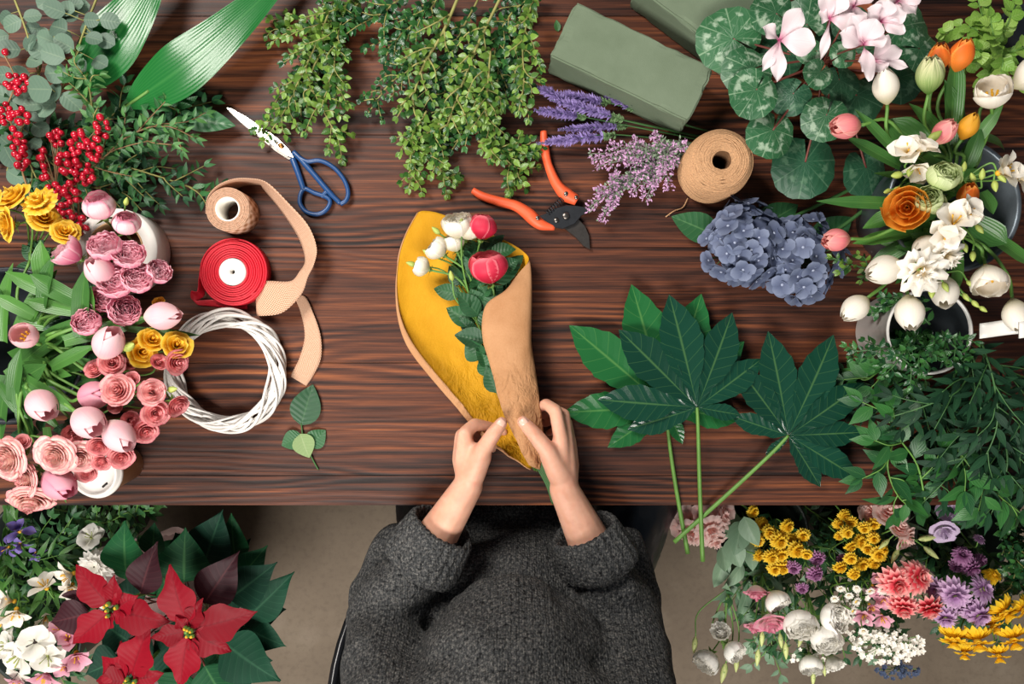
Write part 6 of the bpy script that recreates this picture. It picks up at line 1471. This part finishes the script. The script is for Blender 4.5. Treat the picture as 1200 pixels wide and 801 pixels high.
# right side, from the chair outward
fl('amaryllis', 'frilly salmon pink flower head under the fatsia stem ends', 'flower', [bl('salmon_floret', 806, 607, -.2, 150, 50, 36, 'floret'), bl('salmon_floret', 826, 602, -.19, 90, 60, 38, 'floret'), bl('salmon_floret', 845, 605, -.2, 30, 50, 34, 'floret'), bl('salmon_floret', 812, 626, -.19, 220, 50, 36, 'floret'), bl('salmon_floret', 832, 622, -.18, 300, 60, 38, 'floret'), bl('salmon_floret', 795, 620, -.21, 190, 40, 30, 'floret'), bl('salmon_floret', 838, 634, -.21, 290, 40, 28, 'floret'), bl('salmon_floret', 852, 595, -.2, 30, 50, 34, 'floret')], (826, 612, -.26), BA, 2)
fl('lisianthus', 'white lisianthus hanging lowest beside the person, over the bare floor', 'lisianthus', [bl(E, 845, 741, -.3, 110, 35, 25), bl(E, 830, 771, -.3, 220, 40, 26), bl(E, 857, 760, -.29, 320, 50, 23), lbud(814, 755, -.31, 262, 20), lbud(848, 788, -.31, 255, 24), lbud(863, 777, -.3, 265, 20)], (852, 690, -.3), BA, 5, GRY)
fl('lisianthus', 'pink-tipped white lisianthus between white ones under the yellow mums', 'lisianthus', [bl('eustoma_pink', 886, 694, -.24, 270, 25, 27), bl('eustoma_pink', 904, 730, -.23, 270, 45, 34), bl(E, 908, 700, -.23, 300, 40, 25), bl('eustoma_pink', 884, 735, -.27, 250, 30, 20), lbud(893, 748, -.27, 265, 18), lbud(915, 750, -.27, 275, 18), lbud(888, 770, -.28, 262, 20), lbud(921, 762, -.27, 270, 20)], (893, 672, -.27), BA, 4, GRY)
fl('lisianthus', 'pure white lisianthus, the pair right of the pink-tipped one', 'lisianthus', [bl(E, 937, 727, -.22, 250, 65, 33), bl(E, 973, 724, -.22, 30, 60, 31), bl(E, 966, 744, -.215, 270, 60, 31), bl(E, 977, 776, -.26, 280, 45, 26), bl(E, 950, 775, -.28, 260, 45, 24), lbud(953, 795, -.28, 265, 16), lbud(966, 785, -.27, 275, 14), lbud(938, 750, -.27, 250, 16)], (945, 690, -.26), BA, 4, GRY)
b = MB(); tl = thing('lisianthus_leaves', 'grey-green lisianthus leaves beside the salmon flower', 'leaves', P(870, 640, -.3))
for (ba, ti, w) in [((862, 600, -.24), (850, 632, -.22), 20), ((868, 610, -.22), (862, 650, -.2), 28), ((855, 630, -.25), (868, 665, -.24), 26), ((845, 640, -.28), (852, 670, -.28), 24), ((880, 640, -.25), (882, 668, -.23), 18), ((870, 660, -.3), (850, 690, -.3), 18), ((890, 660, -.3), (918, 700, -.28), 22), ((860, 670, -.32), (850, 712, -.32), 14), ((878, 680, -.32), (865, 730, -.32), 16), ((872, 605, -.2), (888, 640, -.19), 24), ((850, 650, -.3), (838, 690, -.31), 20), ((885, 625, -.24), (868, 640, -.2), 26), ((895, 680, -.3), (925, 720, -.3), 24), ((868, 690, -.34), (880, 740, -.34), 18), ((905, 690, -.32), (900, 740, -.33), 18), ((925, 700, -.32), (940, 760, -.33), 18)]:
    leaf_px(b, ba, ti, w, 'ovate', .3, .6, (U(-.4, .4), U(-.4, .4), 1), 6, 10)
part('leaves', b, GRY, tl)
Sn = 'santini'
fl('button_mum', 'spray of yellow button mums nearest the grey-green leaves', 'chrysanthemum', [bl(Sn, x, y, -.22+U(-.02, .02), U(200, 340), U(45, 80), s_) for x, y, s_ in ((893, 614, 19), (902, 624, 20), (889, 634, 18), (914, 634, 26), (915, 650, 22), (926, 630, 19), (941, 628, 19), (934, 645, 24), (890, 651, 18), (904, 653, 22), (917, 665, 24), (945, 650, 16), (923, 617, 20), (883, 600, 17), (908, 667, 20))], (912, 625, -.27), BA, 5)
fl('button_mum', 'spray of yellow button mums left of the red-white chrysanthemums', 'chrysanthemum', [bl(Sn, x, y, -.22+U(-.02, .02), U(200, 340), U(45, 80), s_) for x, y, s_ in ((990, 604, 17), (983, 614, 16), (998, 612, 17), (993, 624, 18), (1013, 619, 18), (1008, 635, 20), (1024, 615, 18), (1024, 631, 18), (997, 641, 17), (1017, 643, 20), (1030, 650, 22), (997, 655, 18), (1010, 662, 20), (985, 665, 20), (1001, 673, 18), (1024, 660, 20), (984, 628, 15), (1036, 645, 16))], (1005, 625, -.27), BB_, 5)
fl('pompon_mum', 'small purple pompon mums between the two yellow sprays', 'chrysanthemum', [bl('pompon', x, y, h, U(200, 320), 55, s_) for x, y, h, s_ in ((958, 655, -.22, 23), (956, 673, -.21, 24), (930, 666, -.22, 20), (940, 690, -.24, 17), (987, 655, -.24, 15))], (950, 640, -.27), BB_, 4)
fl('lisianthus', 'salmon pink lisianthus with long pale buds at the table edge', 'lisianthus', [bl('eustoma_salmon', 1044, 599, -.2, 120, 40, 32), bl('eustoma_salmon', 1055, 616, -.19, 60, 55, 26), bl('eustoma_salmon', 1063, 632, -.2, 320, 50, 27), lbud(1036, 637, -.2, 220, 18), lbud(1049, 651, -.2, 240, 20), lbud(1087, 630, -.2, 10, 22), lbud(1091, 647, -.2, 320, 22), bl('eustoma_salmon', 1020, 600, -.24, 160, 40, 26)], (1062, 612, -.27), BB_, 4, GRY)
fl('lisianthus', 'pale lilac lisianthus with a cupped bloom above the lilac mums', 'lisianthus', [bl('eustoma_lilac', 1107, 624, -.19, 250, 55, 27), bl('eustoma_lilac', 1126, 600, -.2, 60, 40, 30), bl('eustoma_lilac', 1112, 596, -.2, 120, 40, 24), bl('lilac', 1148, 631, -.22, 80, 40, 15)], (1115, 608, -.26), BC2, 4, GRY)
fl('chrysanthemum', 'red-and-white chrysanthemum, the biggest head of its spray', 'chrysanthemum', [bl('dahlia', 1052, 684, -.17, 240, 70, 46), bl('dahlia', 1076, 676, -.16, 40, 65, 46), bl('dahlia', 1059, 712, -.18, 250, 45, 40), bl('dahlia', 1089, 713, -.18, 280, 40, 40)], (1066, 655, -.25), BB_, 4)
fl('chrysanthemum', 'lilac chrysanthemum spray right of the red-and-white one', 'chrysanthemum', [bl('lilac', 1119, 698, -.17, 230, 65, 44), bl('lilac', 1152, 690, -.18, 40, 55, 38), bl('lilac', 1147, 721, -.18, 290, 55, 40), bl('lilac', 1108, 724, -.19, 250, 45, 34), bl('lilac', 1096, 690, -.2, 180, 50, 30), bl('lilac', 1133, 712, -.19, 270, 50, 36)], (1125, 670, -.26), BC2, 5)
fl('chrysanthemum', 'deep purple chrysanthemum above the lilac spray', 'chrysanthemum', [bl('pompon', 1128, 650, -.2, 120, 55, 26), bl('pompon', 1139, 666, -.2, 300, 50, 28), bl('pompon', 1122, 664, -.21, 240, 50, 22), bl('pompon', 1150, 656, -.22, 30, 50, 20)], (1130, 640, -.26), BC2, 3)
fl('yellow_daisy', 'yellow daisies crowding the lower right of the floor flowers', 'daisy', [bl('yellow_daisy', 1118, 750, -.2, 255, 30, 42), bl('yellow_daisy', 1146, 752, -.19, 270, 30, 48), bl('yellow_daisy', 1188, 750, -.2, 275, 30, 46), bl('yellow_daisy', 1178, 718, -.19, 300, 40, 44), bl('yellow_daisy', 1165, 733, -.21, 290, 35, 34), bl('yellow_daisy', 1200, 715, -.2, 320, 40, 38), bl('yellow_daisy', 1170, 768, -.21, 270, 25, 36), bl('yellow_daisy', 1130, 765, -.22, 260, 25, 32), bl('yellow_daisy', 1165, 673, -.2, 60, 45, 24)], (1150, 700, -.27), BC2, 4)
fl('dianthus', 'small dusty pink flowers left of the red-and-white chrysanthemums', 'flower', [bl('alstro_pink', x, y, -.23, U(200, 320), 55, s_) for x, y, s_ in ((1024, 690, 24), (1036, 703, 26), (1022, 712, 24), (1012, 722, 26), (1034, 725, 26), (1028, 676, 20))], (1028, 665, -.28), BB_, 3)
fl('white_daisy', 'tiny white daisies with yellow eyes beside the dusty pink flowers', 'daisy', [bl('white_daisy', x, y, -.2, U(200, 320), 65, s_) for x, y, s_ in ((1020, 693, 12), (1035, 692, 14), (1004, 705, 13), (1012, 740, 12), (985, 690, 11), (995, 698, 11), (1004, 690, 11), (978, 702, 11), (1000, 716, 12))], (1010, 680, -.26), BB_, 3)
# airy white waxflower and green filler: far too many heads to count
def filler(label, cx, cy, rx, ry, h, n, mat, size, bc, name='waxflower', prof='round', stemm=None, dh=.03):
    t = thing(name, label, 'flowers', P(cx, cy, h-.06)); b, st = MB(), MB(); J = P(cx, cy-ry*.6, h-.05)
    for k in range(n):
        a, q = U(0, 6.28), U(0, 1)**.5; p = P(cx+rx*q*math.cos(a), cy+ry*q*math.sin(a), h+U(-dh, dh)); s_ = PX(size, h)*U(.7, 1.2)
        if k % 3 == 0: st.tube([J, J.lerp(p, .5)+Vector((0, 0, .01)), p], .0006, 4)
        m0 = U(0, 6.28)
        for j in range(5): b.leaf(frame(p, Matrix.Rotation(m0+j*1.2566, 3, 'Z') @ Vector((1, 0, U(.1, .5))), (U(-.4, .4), U(-.4, .4), 1)), s_*.55, s_*.4, prof, .1, .3, 2, 3)
    f_, v_ = root_of(cx, cy, bc, 46, RIM+.01, -.73); st.tube(smooth([P(*f_), P(*v_[0]), J]), .002, 6)
    part('stems', st, stemm or STEM, t); o = part('flowers', b, mat, t); o['kind'] = 'stuff'; return t
WAX = plain('waxflower_petal', '#efe9dd', .6, na=.06)
filler('frothy white waxflower along the lower edge of the floor flowers', 1042, 757, 42, 20, -.25, 150, WAX, 7, BB_)
filler('creamy waxflower scattered between white lisianthus and dusty pink flowers', 995, 715, 24, 40, -.25, 60, WAX, 6, BB_)
filler('dark blue filler flowers under the frothy waxflower', 1052, 785, 26, 10, -.31, 50, plain('blue_filler', '#3d4a66', .7), 6, BB_, 'blue_filler_flower')
filler('white waxflower beneath the white lisianthus pair', 955, 765, 30, 26, -.30, 40, WAX, 6, BA)
DG2 = leafmat('floor_filler_leaf', '#1f4a2c', '#3f6f3f', '#5f8f58', .45, 6, 1.2, .25, .15, .2)
def bushy(label, pts, mat=DG2, **kw):
    a = dict(L=.035, W=.014, sp=.014, side=8, sl=.11, mode='alt', prof='lance', sang=(20, 65), hmin=-.7, nu=2, nv=5); a.update(kw)
    return bush_branch('filler_branch', label, 'branch', None, pts, mat, STEM, **a)
bushy('leafy filler branch behind the white lisianthus', [(880, 610, -.45), (890, 660, -.36), (900, 710, -.33), (905, 760, -.34)])
bushy('leafy filler branch under the yellow button mums by the grey leaves', [(900, 600, -.45), (920, 640, -.33), (930, 690, -.31), (935, 740, -.33)])
bushy('leafy filler branch below the purple pompon mums', [(960, 600, -.45), (965, 660, -.32), (975, 710, -.3), (990, 770, -.32)])
bushy('leafy filler branch under the red-and-white chrysanthemums', [(1020, 600, -.45), (1040, 650, -.32), (1045, 710, -.3), (1040, 765, -.32)])
bushy('leafy filler branch under the lilac chrysanthemums', [(1100, 600, -.45), (1110, 650, -.32), (1115, 700, -.3), (1110, 745, -.32)])
bushy('leafy filler branch behind the yellow daisies', [(1140, 600, -.45), (1150, 660, -.32), (1165, 710, -.31), (1170, 750, -.33)])
bushy('leafy filler branch along the table edge over the button mums', [(940, 590, -.42), (975, 620, -.33), (960, 650, -.3), (990, 690, -.31)])
bushy('leafy filler branch along the table edge by the pale lilac bloom', [(1080, 590, -.42), (1090, 630, -.33), (1085, 670, -.31), (1100, 700, -.31)])
bushy('leafy filler branch with blue-green leaves among the waxflower', [(1000, 620, -.45), (1010, 690, -.33), (1025, 740, -.28), (1030, 750, -.28)], GRY, L=.028, W=.014, side=6, sl=.06)
bushy('leafy filler branch trailing below the pink-tipped lisianthus', [(870, 600, -.45), (882, 670, -.36), (895, 730, -.34), (915, 790, -.36)], GRY, L=.04, W=.018)
bushy('leafy filler branch around the dusty pink flowers', [(1000, 610, -.45), (1020, 660, -.33), (1015, 710, -.32), (1025, 750, -.33)])
bushy('leafy filler branch between the lilac and yellow flowers', [(1130, 610, -.45), (1150, 650, -.33), (1160, 690, -.31), (1150, 730, -.33)])
bx = [(1165, 605, -.22), (1185, 625, -.2), (1195, 650, -.22)]
for i, (lb, pts) in enumerate((('dense box clump at the right frame edge, upper half', [(1175, 595, -.35), (1178, 620, -.24), (1185, 645, -.2)]), ('dense box clump at the right frame edge, lower half', [(1185, 610, -.38), (1190, 655, -.24), (1190, 690, -.24)]), ('dense box clump cut off by the right frame edge', [(1205, 600, -.36), (1208, 640, -.22), (1205, 680, -.24)]))):
    bush_branch('box_branch', lb, 'branch', 'box clumps on the floor', pts, BOXD, WOODG, L=.02, W=.013, sp=.010, side=12, sl=.1, mode='opp', sang=(25, 75), hmin=-.7)
    P_ = pts[0]
# left side
fl('iris', 'purple iris bloom standing highest at the left frame edge', 'iris', [bl('iris', 21, 619, -.17, 80, 45, 34), bl('iris', 22, 640, -.18, 270, 35, 26)], (20, 640, -.25), BD, 4, TLEAF, ll=(.07, .12))
fl('iris', 'purple iris partly outside the left frame edge', 'iris', [bl('iris', 4, 643, -.2, 200, 45, 30), bl('iris', 42, 650, -.24, 300, 40, 22)], (8, 650, -.27), BD, 4, TLEAF, ll=(.07, .12))
A_ = 'alstro'
fl('alstroemeria', 'white alstroemeria with one bloom apart in the middle', 'alstroemeria', [bl(A_, 51, 684, -.2, 100, 35, 36)], (50, 665, -.26), BD, 6, DGR)
fl('alstroemeria', 'cream alstroemeria cluster at the left frame edge', 'alstroemeria', [bl(A_, 8, 704, -.2, 160, 45, 36), bl(A_, 18, 720, -.19, 300, 50, 38), bl(A_, 2, 728, -.21, 220, 45, 34), bl(A_, 54, 725, -.24, 300, 40, 28)], (18, 690, -.26), BD, 6, DGR)
fl('alstroemeria', 'cream alstroemeria cluster behind the left poinsettia bracts', 'alstroemeria', [bl(A_, 78, 675, -.2, 200, 50, 38), bl(A_, 84, 690, -.2, 300, 50, 34), bl(A_, 120, 700, -.22, 300, 45, 30), bl(A_, 106, 690, -.23, 300, 45, 30)], (82, 665, -.26), BD, 5, DGR)
fl('dianthus', 'small frilled white flower just under the table edge', 'dianthus', [bl('carnation', 106, 629, -.2, 80, 60, 34), bl('carnation', 116, 648, -.22, 300, 50, 24)], (100, 640, -.26), BD, 4, DGR)
fl('gerbera', 'white daisy with dark eye beside the poinsettia', 'daisy', [bl('gerbera', 111, 664, -.18, 60, 72, 44)], (105, 655, -.24), BD, 3, DGR)
Cn = 'carnation'
fl('dianthus', 'large white dianthus pair at the lower left', 'dianthus', [bl(Cn, 22, 768, -.18, 230, 65, 52), bl(Cn, 40, 752, -.17, 60, 60, 44), bl(Cn, 56, 770, -.18, 330, 60, 42), bl(Cn, 8, 755, -.19, 150, 55, 40), bl(Cn, 20, 790, -.2, 250, 55, 30)], (30, 745, -.25), BE, 5, DGR)
fl('alstroemeria', 'pink alstroemeria between the white dianthus and the poinsettia', 'alstroemeria', [bl('alstro_pink', 80, 748, -.2, 60, 45, 36), bl('alstro_pink', 90, 770, -.2, 320, 50, 38), bl('alstro_pink', 74, 780, -.2, 260, 50, 34), bl('alstro_pink', 52, 794, -.2, 270, 50, 38), bl('alstro_pink', 22, 800, -.21, 250, 50, 34), bl('alstro_pink', 68, 735, -.22, 100, 40, 28)], (66, 760, -.27), BE, 5, DGR)
bushy('leafy filler branch beneath the purple irises', [(30, 600, -.45), (40, 630, -.3), (60, 640, -.27), (85, 625, -.25)])
bushy('leafy filler branch running along the table edge to the poinsettia', [(60, 595, -.42), (110, 605, -.3), (145, 605, -.25), (180, 600, -.22)], MYR, side=8)
bushy('leafy filler branch below the single white alstroemeria', [(40, 620, -.45), (45, 670, -.3), (40, 700, -.28), (45, 740, -.28)])
bushy('leafy filler branch under the cream cluster at the frame edge', [(15, 620, -.45), (10, 660, -.3), (0, 690, -.28), (10, 735, -.28)], TLEAF, L=.06, W=.014)
bushy('leafy filler branch behind the dark-eyed white daisy', [(70, 620, -.45), (80, 650, -.3), (95, 690, -.28), (90, 730, -.28)])
bushy('leafy filler branch with long pale blades under the irises', [(20, 605, -.42), (10, 615, -.28), (40, 660, -.25), (62, 690, -.24)], TLEAF, L=.07, W=.013, side=5)
bushy('leafy filler branch beneath the white dianthus pair', [(30, 720, -.45), (40, 750, -.32), (60, 780, -.3), (90, 790, -.3)])
bushy('leafy filler branch of small pale leaves above the poinsettia', [(80, 600, -.4), (120, 612, -.24), (150, 600, -.2), (175, 598, -.17)], MYR, L=.022, W=.012, side=6, sl=.06)
